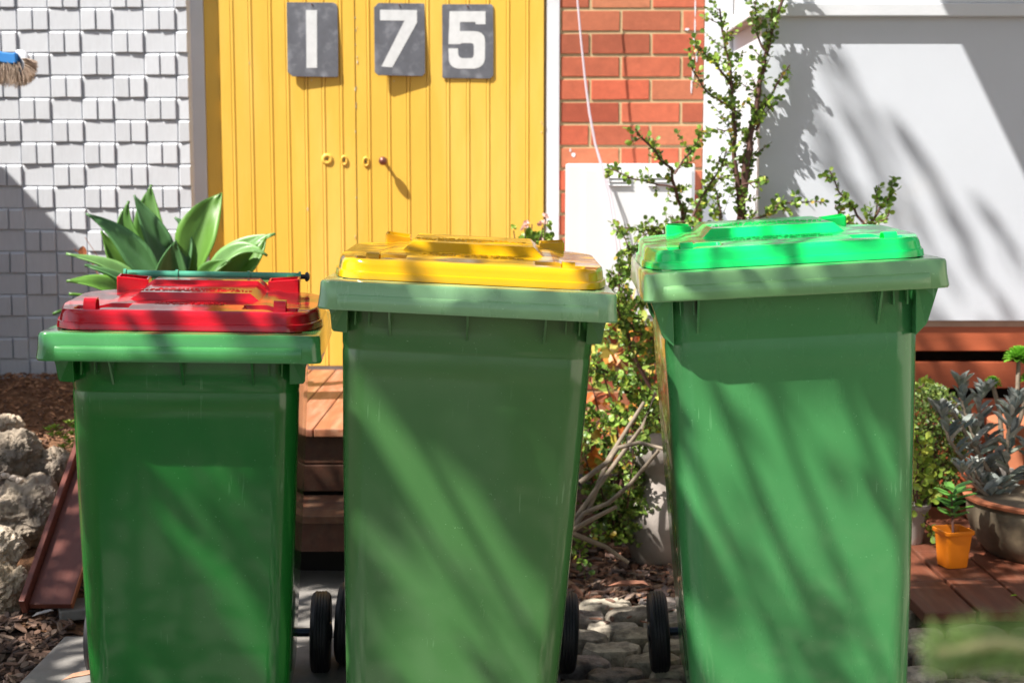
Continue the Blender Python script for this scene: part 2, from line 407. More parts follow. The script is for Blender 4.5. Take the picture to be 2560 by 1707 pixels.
for i in range(34):
    if i < 16: px = 818+rr(-3, 3); py = rr(20, 800)
    elif i < 26: px = 1246+rr(-3, 2); py = rr(280, 840)
    else: px = rr(520, 1240); py = rr(30, 830)
    c_ = P(px, py, Y=YD-.0215); rx, rz = rr(.0008, .0028), rr(.002, .010)
    pts_ = [(c_.x+rx*math.cos(k*PI/4)*rr(.6, 1.2), c_.z+rz*math.sin(k*PI/4)*rr(.6, 1.2)) for k in range(8)]
    g.prism(pts_, YD-.0222, YD-.0195)
dpart(g, 'paint_chips', M('bare_primer', (.62, .56, .42), .8, .2, 40))
# frames either side
root2 = empty('door_frame', (XE, YD, zd), 'painted door frame, white and ochre yellow strips around the double door', 'door frame')
xa = P(468, 100, Y=YD-.01).x
g = MB(); g.bb((XE-.02, YD-.012, .1), (xa, YD+.1, 2.8)); o = g.build('white_jamb', WHITE, root2, bevel=.002); o.location = -Vector(root2.location)
g = MB(); g.bb((xa+.001, YD-.006, .1), (xl-.002, YD+.1, 2.8)); g.bb((xl, YD-.006, zt+.01), (xr_+.003, YD+.1, zt+.15)); o = g.build('yellow_jamb', YELLOW, root2, bevel=.002); o.location = -Vector(root2.location)
xw0 = P(1254, 300, Y=YD-.02).x; xw1 = P(1285, 300, Y=YD-.02).x
g = MB(); g.bb((xw0, YD-.012, .44), (xw1, YD+.1, 2.8)); o = g.build('white_jamb', WHITE, root2, bevel=.003); o.location = -Vector(root2.location)
g = MB(); g.bb((xr_-.001, YD+.01, .44), (xw0+.001, YD+.09, 2.8)); o = g.build('gap_shade', DARK, root2); o.location = -Vector(root2.location)  # near-black strip standing in for the shade in the door gap

# ---------------------------------------------------------------- numeral plates
def plate(label, x0, y0, x1, y1, chamf, polys, tilt, yaw):
    A = P(x0, y0, Y=YD-.03); B = P(x1, y1, Y=YD-.03)
    cx = (A.x+B.x)/2; W = B.x-A.x; Hh = A.z-B.z
    r = empty('number_plate', (cx, YD-.0235-.05*abs(yaw), A.z), label, 'number plate', 'house number plates hung on the yellow door')
    r.rotation_euler = (tilt, 0, yaw)
    tl, tr, br, bl = chamf
    poly = [(-W/2+tl, 0), (W/2-tr, 0), (W/2-tr*.3, -tr*.3), (W/2, -tr), (W/2+.001, -Hh*.5), (W/2, -Hh+br), (W/2-br, -Hh), (-W/2+bl, -Hh+.002), (-W/2, -Hh+bl), (-W/2, -tl)]
    g = MB(); g.prism(poly, -.002, .0018); g.build('slate_backing', SLATE, r, bevel=.001)
    g = MB()
    for pl in polys:
        pts = []
        for a, b in pl:
            q = P((680+a/2.614)/K, (b/2.614)/K, Y=YD-.03); pts.append((q.x-cx, q.z-A.z))
        g.prism(pts, -.0028, -.001)
    g.build('painted_numeral', NUMPAINT, r)
    g = MB(); g.tube([(0, -.006, -.008), (0, .02, -.004)], .003, 8); g.build('nail', KNOBM, r)
plate('slate number plate reading 1, alone on the left door leaf', 658, 6, 777, 178, (.004, .018, .004, .02), [[(222, 68), (293, 68), (295, 447), (226, 447)]], -.035, .05)
plate('slate number plate reading 7, hung on the right door leaf', 859, 8, 976, 176, (.018, .003, .012, .014), [[(706, 68), (947, 68), (947, 150), (785, 445), (715, 440), (865, 138), (706, 138)]], -.055, .11)
five = [(1160, 75), (1395, 75), (1395, 160), (1333, 160), (1328, 145), (1228, 145), (1228, 205), (1315, 205), (1345, 208), (1368, 217), (1385, 235), (1392, 262), (1392, 385), (1383, 415), (1362, 438), (1325, 450), (1215, 450), (1188, 442), (1167, 425), (1156, 400), (1153, 318), (1215, 318), (1217, 360), (1225, 374), (1242, 382), (1300, 382), (1313, 375), (1319, 360), (1319, 300), (1313, 287), (1300, 283), (1240, 283), (1230, 290), (1153, 290)]
plate('slate number plate reading 5, nearest the brick wall', 1015, 10, 1133, 181, (.004, .01, .012, .004), [five], -.008, .0)

# ---------------------------------------------------------------- brick wall
YB = 5.722
root = empty('brick_wall', (.5, YB, .3), 'orange red brick wall with tan mortar between the door and the white corner post', 'wall')
xb0 = xw1-.01; xb1 = P(1614, 300, Y=YB).x
g = MB(); gm = MB(); gm.bb((xb0-.1, YB-.002, 0), (xb1+.15, YB+.2, 2.9)); gm.build('mortar_bed', MORTAR, root).location = -Vector(root.location)
ztop = P(1400, 22, Y=YB).z   # centre of a mortar row
pitch = .0893; bl = .2405
for i in range(-8, 24):
    za = ztop-i*pitch-pitch+.006; zb = ztop-i*pitch-.006
    if za < .02: continue
    xj = P((1550 if i % 2 == 0 else 1474)/K, 300, Y=YB).x
    x = xj-bl*4
    while x < xb1:
        a = x+.0055; b = x+bl-.0055
        x += bl
        if b < xb0+.004 or a > xb1-.004: continue
        parts = [(max(a, xb0), min(b, xb1))]
        if i == 6 and .3 < a < .5: m = (a+b)/2; parts = [(a, m-.005), (m+.005, b)]
        for (pa, pb) in parts:
            c = rr(.72, 1.14); hue = rr(.8, 1.6) if random.random() < .35 else rr(.82, 1.12)
            col = (c*1.05, c*hue, c*hue)
            dy = rr(-.001, .001)
            e = .0022; y1 = YB-.0065+dy; y0 = YB-.001
            q = [rr(-.0012, .0012) for _ in range(8)]
            vs = [(pa, y0, za), (pb, y0, za), (pb, y0, zb), (pa, y0, zb), (pa+e+q[0], y1, za+e+q[1]), (pb-e+q[2], y1, za+e+q[3]), (pb-e+q[4], y1, zb-e+q[5]), (pa+e+q[6], y1, zb-e+q[7])]
            g.add(vs, [(4, 5, 6, 7), (0, 1, 5, 4), (1, 2, 6, 5), (2, 3, 7, 6), (3, 0, 4, 7)], col)
g.build('brick_courses', BRICK, root).location = -Vector(root.location)
g = MB()   # white paint drips and splash on the bricks
def blob(px, py, rx, rz, n=12):
    c = P(px, py, Y=YB-.008); vs = [(c.x+rx*math.cos(2*PI*k/n)*rr(.7, 1.1), YB-.0085, c.z+rz*math.sin(2*PI*k/n)*rr(.8, 1.1)) for k in range(n)]
    vs2 = [(a, YB-.006, b) for a, _, b in vs]; g.loft([vs2, vs])
for px, py, rx, rz in ((1597, 20, .003, .04), (1596, 60, .003, .035), (1594, 95, .004, .02), (1600, 130, .003, .025), (1592, 160, .005, .05), (1588, 200, .003, .03), (1578, 68, .010, .005), (1317, 356, .009, .009), (1310, 345, .003, .008)): blob(px, py, rx, rz)
g.build('paint_splash', WHITE, root).location = -Vector(root.location)

# ---------------------------------------------------------------- white corner, projecting bay with sill, panel and boards
YP = 5.06; XR = .872
root = empty('projecting_bay', (XR, YP, .4), 'white projecting bay wall with window sill at top right', 'wall')
O = -Vector(root.location)
zs = P(1900, 38, Y=YP-.04).z; zp = P(2200, 737, Y=YP).z
g = MB(); g.bb((xb1+.002, YB-.014, .05), (XR-.0, YB+.2, 2.9)); g.build('corner_post', WHITE, root, bevel=.003).location = O
g = MB(); g.bb((XR, YP, zp), (4.2, YB+.2, zs+.01)); g.build('wall_panel', WHITE_WALL, root, bevel=.002).location = O
g = MB()
g.bb((XR-.045, YP-.04, zs), (4.2, YP+.02, zs+.045)); g.bb((XR-.045, YP+.021, zs), (XR+.03, YB-.031, zs+.045))
g.bb((XR-.03, YP-.022, zs+.046), (4.2, YP+.03, zs+.062)); g.bb((XR-.03, YP+.031, zs+.046), (XR+.03, YB-.031, zs+.062))
g.build('sill', WHITE, root, bevel=.004).location = O
g = MB(); g.bb((XR-.040, YP-.005, zs-.004), (XR-.002, YB-.032, zs-.0005)); g.build('soffit_board', SOFFIT, root).location = O
g = MB(); g.bb((XR, YP, zs+.063), (XR+.05, YP+.05, 2.9)); g.bb((XR, YB-.12, zs+.063), (XR+.05, YB-.032, 2.9)); g.bb((XR+.051, YP+.002, 2.75), (4.2, YP+.05, 2.9)); g.bb((XR, YP+.051, 2.75), (XR+.05, YB-.121, 2.9))
g.bb((1.9, YP+.001, zs+.063), (1.96, YP+.05, 2.749))
wf = g.build('window_frame', WHITE, root, bevel=.003); wf.location = O
g = MB(); g.bb((XR+.02, YP+.051, zs+.063), (XR+.026, YB-.121, 2.749)); g.bb((XR+.051, YP+.02, zs+.063), (4.2, YP+.026, 2.749)); g.build('window_pane', GLASS, wf)
g = MB(); g.bb((XR+.2, YP+.5, zs+.063), (4.2, YP+.52, 2.8)); g.build('curtain', WHITE, root).location = O
g = MB(); g.bb((XR+.02, YP+.012, zp-.022), (4.2, YP+.2, zp-.001)); g.build('bottom_batten', SOFFIT, root).location = O

root = empty('slatted_skirting', (1.5, YP, .03), 'red brown horizontal boards with dark gaps under the white bay', 'cladding')
O = -Vector(root.location)
z = P(2200, 747, Y=YP).z; hb = z-P(2200, 808, Y=YP).z; gp = P(2200, 808, Y=YP).z-P(2200, 833, Y=YP).z
i = 0
while z > .03:
    g = MB(); c = rr(.9, 1.1); g.bb((XR+.03, YP+.02, z-hb), (4.2, YP+.05, z), (c, c, c)); g.build('board', REDBOARD, root, bevel=.003).location = O
    z -= hb+gp; i += 1
g = MB(); g.bb((XR+.03, YP+.3, 0), (4.2, YP+.33, zp-.03)); g.bb((XR-.0, YP+.051, 0), (XR+.029, YB, zp-.023)); g.build('shade_backing', DARK, root).location = O  # near-black sheets paint the shade behind the slats

# meter box
root = empty('meter_box', (.42, YB-.1, .8), 'white metal meter box with small louvres mounted on the brick wall', 'meter box')
O = -Vector(root.location); YM = YB-.11
A = P(1301, 376, Y=YM); B = P(1597, 376, Y=YM)
g = MB(); g.bb((A.x, YM, .62), (B.x, YB-.008, A.z)); g.build('case', METER, root, bevel=.008, seg=3).location = O
g = MB(); g.bb((A.x+.07, YM-.010, .66), (B.x-.012, YM-.0005, A.z-.022)); g.build('front_door', METER, root, bevel=.004).location = O
for x0, x1 in ((1398, 1449), (1488, 1535)):
    g = MB()
    for k in range(3):
        c0 = P(x0, 408+k*9, Y=YM-.012); c1 = P(x1, 408+k*9, Y=YM-.012)
        g.box(((c0.x+c1.x)/2, YM-.0155, c0.z), (c1.x-c0.x, .010, .006), Matrix.Rotation(.5, 3, 'X'))
    g.build('louvre', METER, root, bevel=.001).location = O
g = MB(); c = P(1385, 470, Y=YM-.012); g.lathe([(.006, -.004), (.012, -.002), (.012, .004)], 14, (0, 0, 0)); o = g.build('latch', METER, root, smooth=40); o.rotation_euler = (PI/2, 0, 0); o.location = Vector((B.x-.04, YM-.013, .9))+O

# hanging cable
g = MB()
for dx in (0, 6):
    pts = [P(x+dx*t, y, Y=YB-.13-.03*t) for x, y, t in ((1318, -120, 0), (1326, 0, .1), (1334, 90, .1), (1343, 180, .2), (1353, 260, .3), (1366, 330, .3), (1383, 390, .5), (1398, 450, 1), (1407, 510, 1.2), (1416, 570, 1.4), (1424, 650, 1.5), (1428, 760, 1.5))]
    g.tube(pts, .0032, 6)
tag(g.build('hanging_cable', WIREM, smooth=180), 'pale grey twin cable hanging down in front of the brick wall', 'cable')

# ---------------------------------------------------------------- deck and step
root = empty('timber_deck', (-.4, 4.33, 0), 'brown timber entrance deck with a front step below the yellow door', 'deck')
O = -Vector(root.location)
g = MB(); x = -1.19; k = 0
while x < .12:
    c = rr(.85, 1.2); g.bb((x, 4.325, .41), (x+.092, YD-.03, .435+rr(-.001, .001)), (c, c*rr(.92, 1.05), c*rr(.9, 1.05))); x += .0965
g.build('deck_boards', TIMBER, root, bevel=.003).location = O
g = MB(); zz = .405
for k in range(2):
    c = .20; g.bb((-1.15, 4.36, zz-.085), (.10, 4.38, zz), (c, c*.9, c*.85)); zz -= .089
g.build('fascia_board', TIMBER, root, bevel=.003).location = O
g = MB()
for k in range(3):
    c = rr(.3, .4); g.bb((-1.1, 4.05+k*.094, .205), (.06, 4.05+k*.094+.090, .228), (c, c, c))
g.build('step_tread', TIMBER, root, bevel=.003).location = O
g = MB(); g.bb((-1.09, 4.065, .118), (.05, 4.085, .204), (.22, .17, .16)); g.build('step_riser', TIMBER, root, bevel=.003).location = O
g = MB(); g.bb((-1.08, 4.25, -.03), (.04, 4.27, .2)); g.bb((-1.14, 4.42, -.03), (.08, 4.44, .4)); g.bb((.085, 4.39, -.03), (.1, 5.6, .4)); g.build('under_deck_shade', DARK, root).location = O  # near-black sheets in place of the shade under deck and step

# paved timber tiles on the right
root = empty('timber_platform', (1.5, 3.62, .03), 'weathered red brown timber boards laid on the ground at lower right', 'decking')
O = -Vector(root.location)
x = 1.085; g = MB()
while x < 2.6:
    y = 3.64
    while y < 4.7:
        c = rr(.36, .6); g.bb((x, y, gz(x)+.012), (x+.140, y+.292, gz(x)+.045+rr(-.002, .002)), (c, c*.78, c*.8)); y += .298
    x += .147
g.build('boards', TIMBER, root, bevel=.004).location = O

# ================================================================ BINS
def rrect(w_, y0, y1, r, z, n=7):
    pts = []
    for cx, cy, a0 in ((w_/2-r, y0+r, -90), (w_/2-r, y1-r, 0), (-w_/2+r, y1-r, 90), (-w_/2+r, y0+r, 180)):
        for k in range(n+1):
            a = R(a0+90*k/n); pts.append((cx+r*math.cos(a), cy+r*math.sin(a), z))
    return pts
def text_mesh(s, size):
    cu = bpy.data.curves.new('t', 'FONT'); cu.body = s; cu.size = size; cu.align_x = 'CENTER'; cu.extrude = .0007; cu.space_character = 1.15; cu.offset = size*.02
    ob = bpy.data.objects.new('t', cu); COL.objects.link(ob)
    dg = bpy.context.evaluated_depsgraph_get(); dg.update()
    me = bpy.data.meshes.new_from_object(ob.evaluated_get(dg)); bpy.data.objects.remove(ob); bpy.data.curves.remove(cu)
    return me
def make_bin(label, loc, roll, yaw, W, D, Z, Wt, Wb, LW, kind, mb_, mr_, ml_):
    root = empty('wheelie_bin', loc, label, 'wheelie bin', 'green wheelie bins standing in a row'); root.rotation_euler = (0, roll, yaw)
    # tub
    f0 = .062; dt = D-.12; loops = []
    for t in [0, .004, .02, .05, .1, .2, .3, .4, .5, .6, .7, .8, .862, .868, .874, .88, .92, 1]:
        z = .035+(Z-.02-.035)*t
        wd = Wb+(Wt-Wb)*t; y0 = f0+.055*(1-t); y1 = f0+dt-.06*(1-t)
        if t < .05: s = .02*(1-t/.05); wd -= s; y0 += s/2; y1 -= s/2
        if .865 < t < .877: wd -= .002; y0 += .0015
        wd += .004*math.sin(t*PI); y0 -= .004*math.sin(t*PI)
        loops.append(rrect(wd, y0, y1, .052 if t > .05 else .045, z, 9))
    g = MB(); g.loft(loops, cap=True, capa=None); g.build('tub', mb_, root, smooth=40)
    # rim collar
    g = MB(); L = []
    for o_, z in ((-.055, -.046), (-.006, -.057), (.003, -.057), (.005, -.053), (.002, -.030), (.001, -.006), (-.0015, -.0015), (-.006, 0), (-.038, .001), (-.045, -.012), (-.05, -.03)):
        L.append(rrect(W+2*o_, -o_, D+o_, max(.012, .022+o_*.3), Z+z, 6))
    g.loft(L, cap=False)
    wl = W/2-.03
    prof = [(.004, -.0565), (-.007, -.0560), (-.0095, -.052), (-.0090, -.035), (-.0065, -.0295), (-.001, -.0245), (.004, -.0235)]
    n = len(prof); xs_ = [-wl, -wl+.006, -wl+.022, wl-.022, wl-.006, wl]; vs = []
    for i, x in enumerate(xs_):
        for y, z in prof:
            if i in (0, 5): y = .004
            if i in (1, 4): y = y*.55
            vs.append((x, y, Z+z))
    g.add(vs, [(a*n+b, a*n+b+1, (a+1)*n+b+1, (a+1)*n+b) for a in range(5) for b in range(n-1)])
    g.build('rim', mr_, root, smooth=35)
    # ribs below the rim
    ribs = [-.19, .17] if kind == 'green' else [-.30*Wt, 0, .30*Wt]
    for x in ribs:
        g = MB(); t = .0022; yb = f0+.008; hz = .058 if kind != 'green' else .075
        g.add([(x-t, .012, Z-.054), (x+t, .012, Z-.054), (x+t, yb, Z-.05), (x-t, yb, Z-.05), (x-t, yb-.004, Z-.055-hz), (x+t, yb-.004, Z-.055-hz)],
              [(0, 1, 2, 3), (0, 4, 5, 1), (0, 3, 4), (1, 5, 2), (3, 2, 5, 4)])
        g.build('rib', mb_, root)
    gre = kind == 'green'
    for s in (-1, 1):
        for ya, yb_ in ((.034, .058), (D-.2, D-.17)):
            g = MB(); x0 = Wt/2-.02; x1 = W/2-(.010 if gre else .020); dz = .078 if gre else .05
            x1 = W/2-.012 if gre else Wt/2+.016
            cv = [(x0, -.044), (x1+.004, -.050), (x1-(.006 if gre else .002), -.055-dz*.3), (x1-(.018 if gre else .004), -.055-dz*.9), (x1-(.022 if gre else .008), -.055-dz), (x0, -.055-dz-(.02 if gre else .002))]
            n = len(cv); a_ = [(s*x, ya+.012*(1 if i_ > 2 else 0), Z+z) for i_, (x, z) in enumerate(cv)]; b_ = [(s*x, yb_+.03, Z+z) for x, z in cv]
            g.loft([a_, b_]); g.build('side_bracket', mb_, root, bevel=.0015)
        if True:
            for q in (.035, .062):
                g = MB(); x = s*(Wt/2-q); g.box((x, f0-.008, Z-.075), (.003, .022, .03)); g.build('rib', mb_, root)
    # lid -------------------------------------------------------------
    ly0 = .048; LD_ = D-.075; red = kind == 'red'
    yf = .19 if red else .25; hw = .135 if red else .150; RUN = .008 if red else .016
    def H(x, y):
        ax = abs(x)
        h = .040+.006*sstep(0, .10, y)+.007*sstep(.1, LD_, y)
        h -= .0035*sstep(.008, -.002, y)
        def ln(a, b, v): return min(1, max(0, (v-a)/(b-a)))
        sp = ln(hw+.008, hw-.012, ax)
        h += (.015 if red else .019)*min(sp, ln(yf, yf+RUN, y))
        if red: h += .009*min(ln(hw+.014, hw+.004, ax), ln(.385, .391, y))
        # shallow centre of the front apron and side valleys
        h -= .006*sstep(hw+.03, hw+.06, ax)*sb(.03, LD_, y, .03)
        h -= (.026 if red else .018)*sb(hw-.01, LW/2-.02, ax, .004)*sb(.042, .098, y, .004)
        h -= .010*sstep(LD_-.02, LD_, y)
        return h
    rf = .055; rb_ = .15; V = [0.0]
    V += [rf*(1-math.cos(R(a))) for a in range(9, 91, 9)]
    st = .0042
    while V[-1] < LD_-rb_-st: V.append(V[-1]+st)
    V += [LD_-rb_+rb_*math.sin(R(a)) for a in range(0, 91, 6)]
    V += [yf-.001, yf, yf+.001, yf+RUN-.001, yf+RUN, yf+RUN+.001, .3845, .3855, .3905, .3915]
    V = sorted(V); nu = 190; ins = .010
    def hwid(y):
        w_ = LW/2+.022*sstep(.0, .17, y)
        if y < rf: w_ = w_-rf+math.sqrt(max(0, rf*rf-(rf-y)**2))
        if y > LD_-rb_: w_ = w_-rb_+math.sqrt(max(0, rb_*rb_-(y-LD_+rb_)**2))
        return w_
    g = MB(); vs = []
    for y in V:
        hwd = hwid(y)
        for i in range(nu+1):
            x = hwd*(2*i/nu-1)
            X = x*(1-ins/(LW/2+.01)); Y = ly0+ins+(y)*(LD_-2*ins)/LD_
            vs.append((X, Y, Z+.002+H(x, y)))
    nv = len(V)
    g.add(vs, [(j*(nu+1)+i, j*(nu+1)+i+1, (j+1)*(nu+1)+i+1, (j+1)*(nu+1)+i) for j in range(nv-1) for i in range(nu)])
    ring = [i for i in range(nu)]+[j*(nu+1)+nu for j in range(nv-1)]+[(nv-1)*(nu+1)+nu-i for i in range(nu)]+[(nv-1-j)*(nu+1) for j in range(nv-1)]
    base = [Vector(vs[i]) for i in ring]; n = len(base); nor = []
    for i in range(n):
        t = base[(i+1) % n]-base[i-1]; t.z = 0; nor.append(Vector((t.y, -t.x, 0)).normalized())
    prof = [(0, None), (.0035, -.004), (.0055, -.010), (.0075, .0175), (.0085, .0155), (.0115, .0145), (.0125, .012), (.0135, 0.001), (.010, .0005)]
    Ls = []
    for o_, z in prof:
        l = []
        for p, q in zip(base, nor):
            if z is None: zz = p.z
            elif z < 0: zz = p.z+z
            else: zz = Z+z+.001
            l.append((p.x+q.x*o_, p.y+q.y*o_, zz))
        Ls.append(l)
    g.loft(Ls, cap=False)
    for sg in (-1, 1):      # upstands beside the hinge
        xa_, xb_ = hw+.003, .212; et = .080 if red else .071
        yy0 = ly0+LD_-.05; yy1 = ly0+LD_-.006
        q = [(xa_, yy0, et-.006), (xb_-.004, yy0, et), (xb_, yy0+.004, et), (xb_, yy1, et+.004), (xa_, yy1, et-.001)]
        lo = [(sg*a, b, Z+.03) for a, b, c_ in q]; hi = [(sg*a, b, Z+c_-.002) for a, b, c_ in q]
        cxm = (xa_+xb_)/2; cym = (yy0+yy1)/2
        tp = [(sg*(a+(cxm-a)*.05), b+(cym-b)*.08, Z+c_) for a, b, c_ in q]
        tin = [(sg*(a+(cxm-a)*.16), b+(cym-b)*.3, Z+c_) for a, b, c_ in q]
        bot = [(sg*(a+(cxm-a)*.16), b+(cym-b)*.3, Z+c_-.012) for a, b, c_ in q]
        g.loft([lo, hi, tp, tin, bot], cap=True, capa=1)
    me_o = g.build('lid', ml_, root)
    bm = bmesh.new(); bm.from_mesh(me_o.data); bmesh.ops.remove_doubles(bm, verts=bm.verts, dist=.00005); bm.to_mesh(me_o.data); bm.free()
    me_o.data.shade_smooth(); me_o.data.set_sharp_from_angle(angle=R(26))
    lid = me_o
    for s in (-1, 1):   # finger grips
        xc = s*(LW/2-.062); g = MB(); wd = .0125 if red else .013; top = .058 if red else .053
        path = [(.024, .034), (.029, top-.004), (.036, top), (.060, top), (.070, top-.006), (.078, .030)] if not red else [(.026, .034), (.030, .054), (.037, .061), (.058, .063), (.066, .056), (.072, .036)]
        vs = []; th = .003
        for y, z in path: vs += [(xc-wd, ly0+ins+y, Z+z), (xc+wd, ly0+ins+y, Z+z), (xc+wd, ly0+ins+y, Z+z-th), (xc-wd, ly0+ins+y, Z+z-th)]
        m_ = len(path)
        fs = []
        for a in range(m_-1):
            for b in range(4): fs.append((a*4+b, a*4+(b+1) % 4, (a+1)*4+(b+1) % 4, (a+1)*4+b))
        g.add(vs, fs); g.build('finger_grip', ml_, lid, smooth=60)
    # raised lettering
    def put(s, size, y, sx=1.0, sy=1.0):
        me = text_mesh(s, size); o = bpy.data.objects.new('lettering', me); COL.objects.link(o); me.materials.clear(); me.materials.append(ml_)
        o.parent = lid; o.location = (0, ly0+ins+y, Z+.002+H(0, y)+.0012); o.scale = (sx, sy, 1)
        o.rotation_euler = (.02, 0, 0)
    if red: put('NO HOT ASHES OR LIQUIDS', .0105, .118, 1.0, 1.5); put('THIS SIDE TO ROAD', .0135, .088, 1.05, 1.5)
    else: put('THIS SIDE TO ROAD', .017, .13, 1.25, 1.5); put('NO HOT ASHES OR LIQUIDS', .012, .18, 1.05, 1.3)
    g = MB()
    rows_ = ((.232, .24), (.25, .20), (.268, .17)) if red else ((.33, .24), (.352, .22), (.374, .25), (.40, .16))
    for yy, tw in rows_:
        x = -tw/2
        while x < tw/2:
            l = rr(.003, .009); p = (x, ly0+ins+yy+rr(-.001, .001), Z+.003+H(x, yy)); g.box(p, (l, rr(.004, .008), .0016)); x += l+rr(.0015, .006)
    g.build('embossed_marks', ml_, lid)
    # hinge bar and rear handle
    yh = D+.008; zh = Z+(.080 if red else .035)
    g = MB(); hx = .207 if red else .185
    g.tube([(-hx, yh, zh), (-.08, yh, zh), (.08, yh, zh), (hx, yh, zh)], .0095, 12)
    for x in (-hx, -.085, .085, hx): g.lathe([(.0125, -.003), (.0125, .003)], 12, (x, yh, zh), axis='x')
    g.build('hinge_bar', BAR_G if red else mr_, root, smooth=40)
    for s in (-1, 1):
        g = MB(); g.box((s*(hx-.02), D-.005, (zh+Z)/2-.02), (.018, .03, zh-Z+.05)); g.build('hinge_lug', mr_, root, bevel=.003)
        g = MB(); g.lathe([(.006, -.014), (.006, 0), (.011, .002), (.012, .007), (.007, .011), (.002, .012)], 14, (0, 0, 0), axis='x')
        if s < 0: continue
        o = g.build('hinge_cap', BLACKP, root, smooth=40); o.location = (s*(hx+.012), yh, zh); o.rotation_euler = (0, 0, 0 if s > 0 else PI)
    # wheels and axle
    ax_y = D-.03; ax_z = .1; tx = min(W/2-.015, .272)
    g = MB(); g.tube([(-tx, ax_y, ax_z), (tx, ax_y, ax_z)], .011, 12); g.build('axle', BLUESTEEL, root, smooth=40)
    for s in (-1, 1):
        wl_ = bpy.data.objects.new('wheel', None); COL.objects.link(wl_); wl_.parent = root; wl_.location = (s*tx, ax_y, ax_z); wl_.rotation_euler = (rr(0, 3), 0, 0)
        g = MB(); pr = [(.070, -.020), (.086, -.024), (.094, -.021), (.0985, -.015)]
        for x in (-.0105, -.0035, .0035, .0105): pr += [(.100, x-.0028), (.100, x+.0022), (.0978, x+.0027), (.0978, x+.0033)]
        pr += [(.0985, .015), (.094, .021), (.086, .024), (.070, .020)]
        g.lathe(pr, 48, axis='x', cap=False); g.build('tyre', RUBBER, wl_, smooth=30)
        g = MB(); g.lathe([(.072, -.018), (.066, -.012), (.05, -.006), (.028, -.008), (.024, -.026), (.012, -.028)], 32, axis='x', cap=True)
        g.lathe([(.012, .028), (.024, .026), (.028, .008), (.05, .006), (.066, .012), (.072, .018)], 32, axis='x', cap=True)
        g.build('hub', BLACKP, wl_, smooth=40)
    g = MB(); g.bb((-.16, D-.12, .03), (.16, D-.03, .13)); g.build('axle_housing', mb_, root, bevel=.008)
    return root
random.seed(11)
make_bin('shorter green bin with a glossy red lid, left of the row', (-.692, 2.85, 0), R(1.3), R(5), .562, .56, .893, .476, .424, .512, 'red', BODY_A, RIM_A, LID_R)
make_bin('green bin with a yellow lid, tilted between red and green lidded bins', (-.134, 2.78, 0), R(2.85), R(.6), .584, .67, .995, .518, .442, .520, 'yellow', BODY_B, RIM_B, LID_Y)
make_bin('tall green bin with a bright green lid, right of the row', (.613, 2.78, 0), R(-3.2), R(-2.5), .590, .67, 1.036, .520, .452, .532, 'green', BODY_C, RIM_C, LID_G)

# ================================================================ PLANTS
def leafpatch(g, c, d, n_, L_, W_, col, cup=.25, pt=False):
    """small leaf from c along d, surface normal near n_"""
    d = d.normalized(); s = d.cross(n_)
    if s.length < .01: s = d.cross(Vector((.3, .5, .8)))
    s.normalize(); n_ = s.cross(d)
    pts = [c]; K_ = [(.25, .72), (.5, 1.0), (.78, .55)] if pt else [(.3, .8), (.62, 1.0), (.88, .62)]
    lv = []; rv = []; cv = []
    for t, w_ in K_:
        m = c+d*L_*t; cv.append(m); lv.append(m-s*W_*w_/2+n_*cup*W_*.4); rv.append(m+s*W_*w_/2+n_*cup*W_*.4)
    tip = c+d*L_
    vs = [c]+lv+cv+rv+[tip]
    g.add(vs, [(0, 4, 1), (0, 7, 4), (1, 4, 5, 2), (2, 5, 6, 3), (4, 7, 8, 5), (5, 8, 9, 6), (3, 6, 10), (6, 9, 10)], col)
def rv3(): return Vector((random.gauss(0, 1), random.gauss(0, 1), random.gauss(0, 1))).normalized()
GREENS = [(.17, .28, .035), (.24, .38, .055), (.11, .21, .03), (.30, .42, .07), (.09, .17, .03), (.15, .27, .045)]
YEL = [(.45, .48, .05), (.5, .36, .05)]
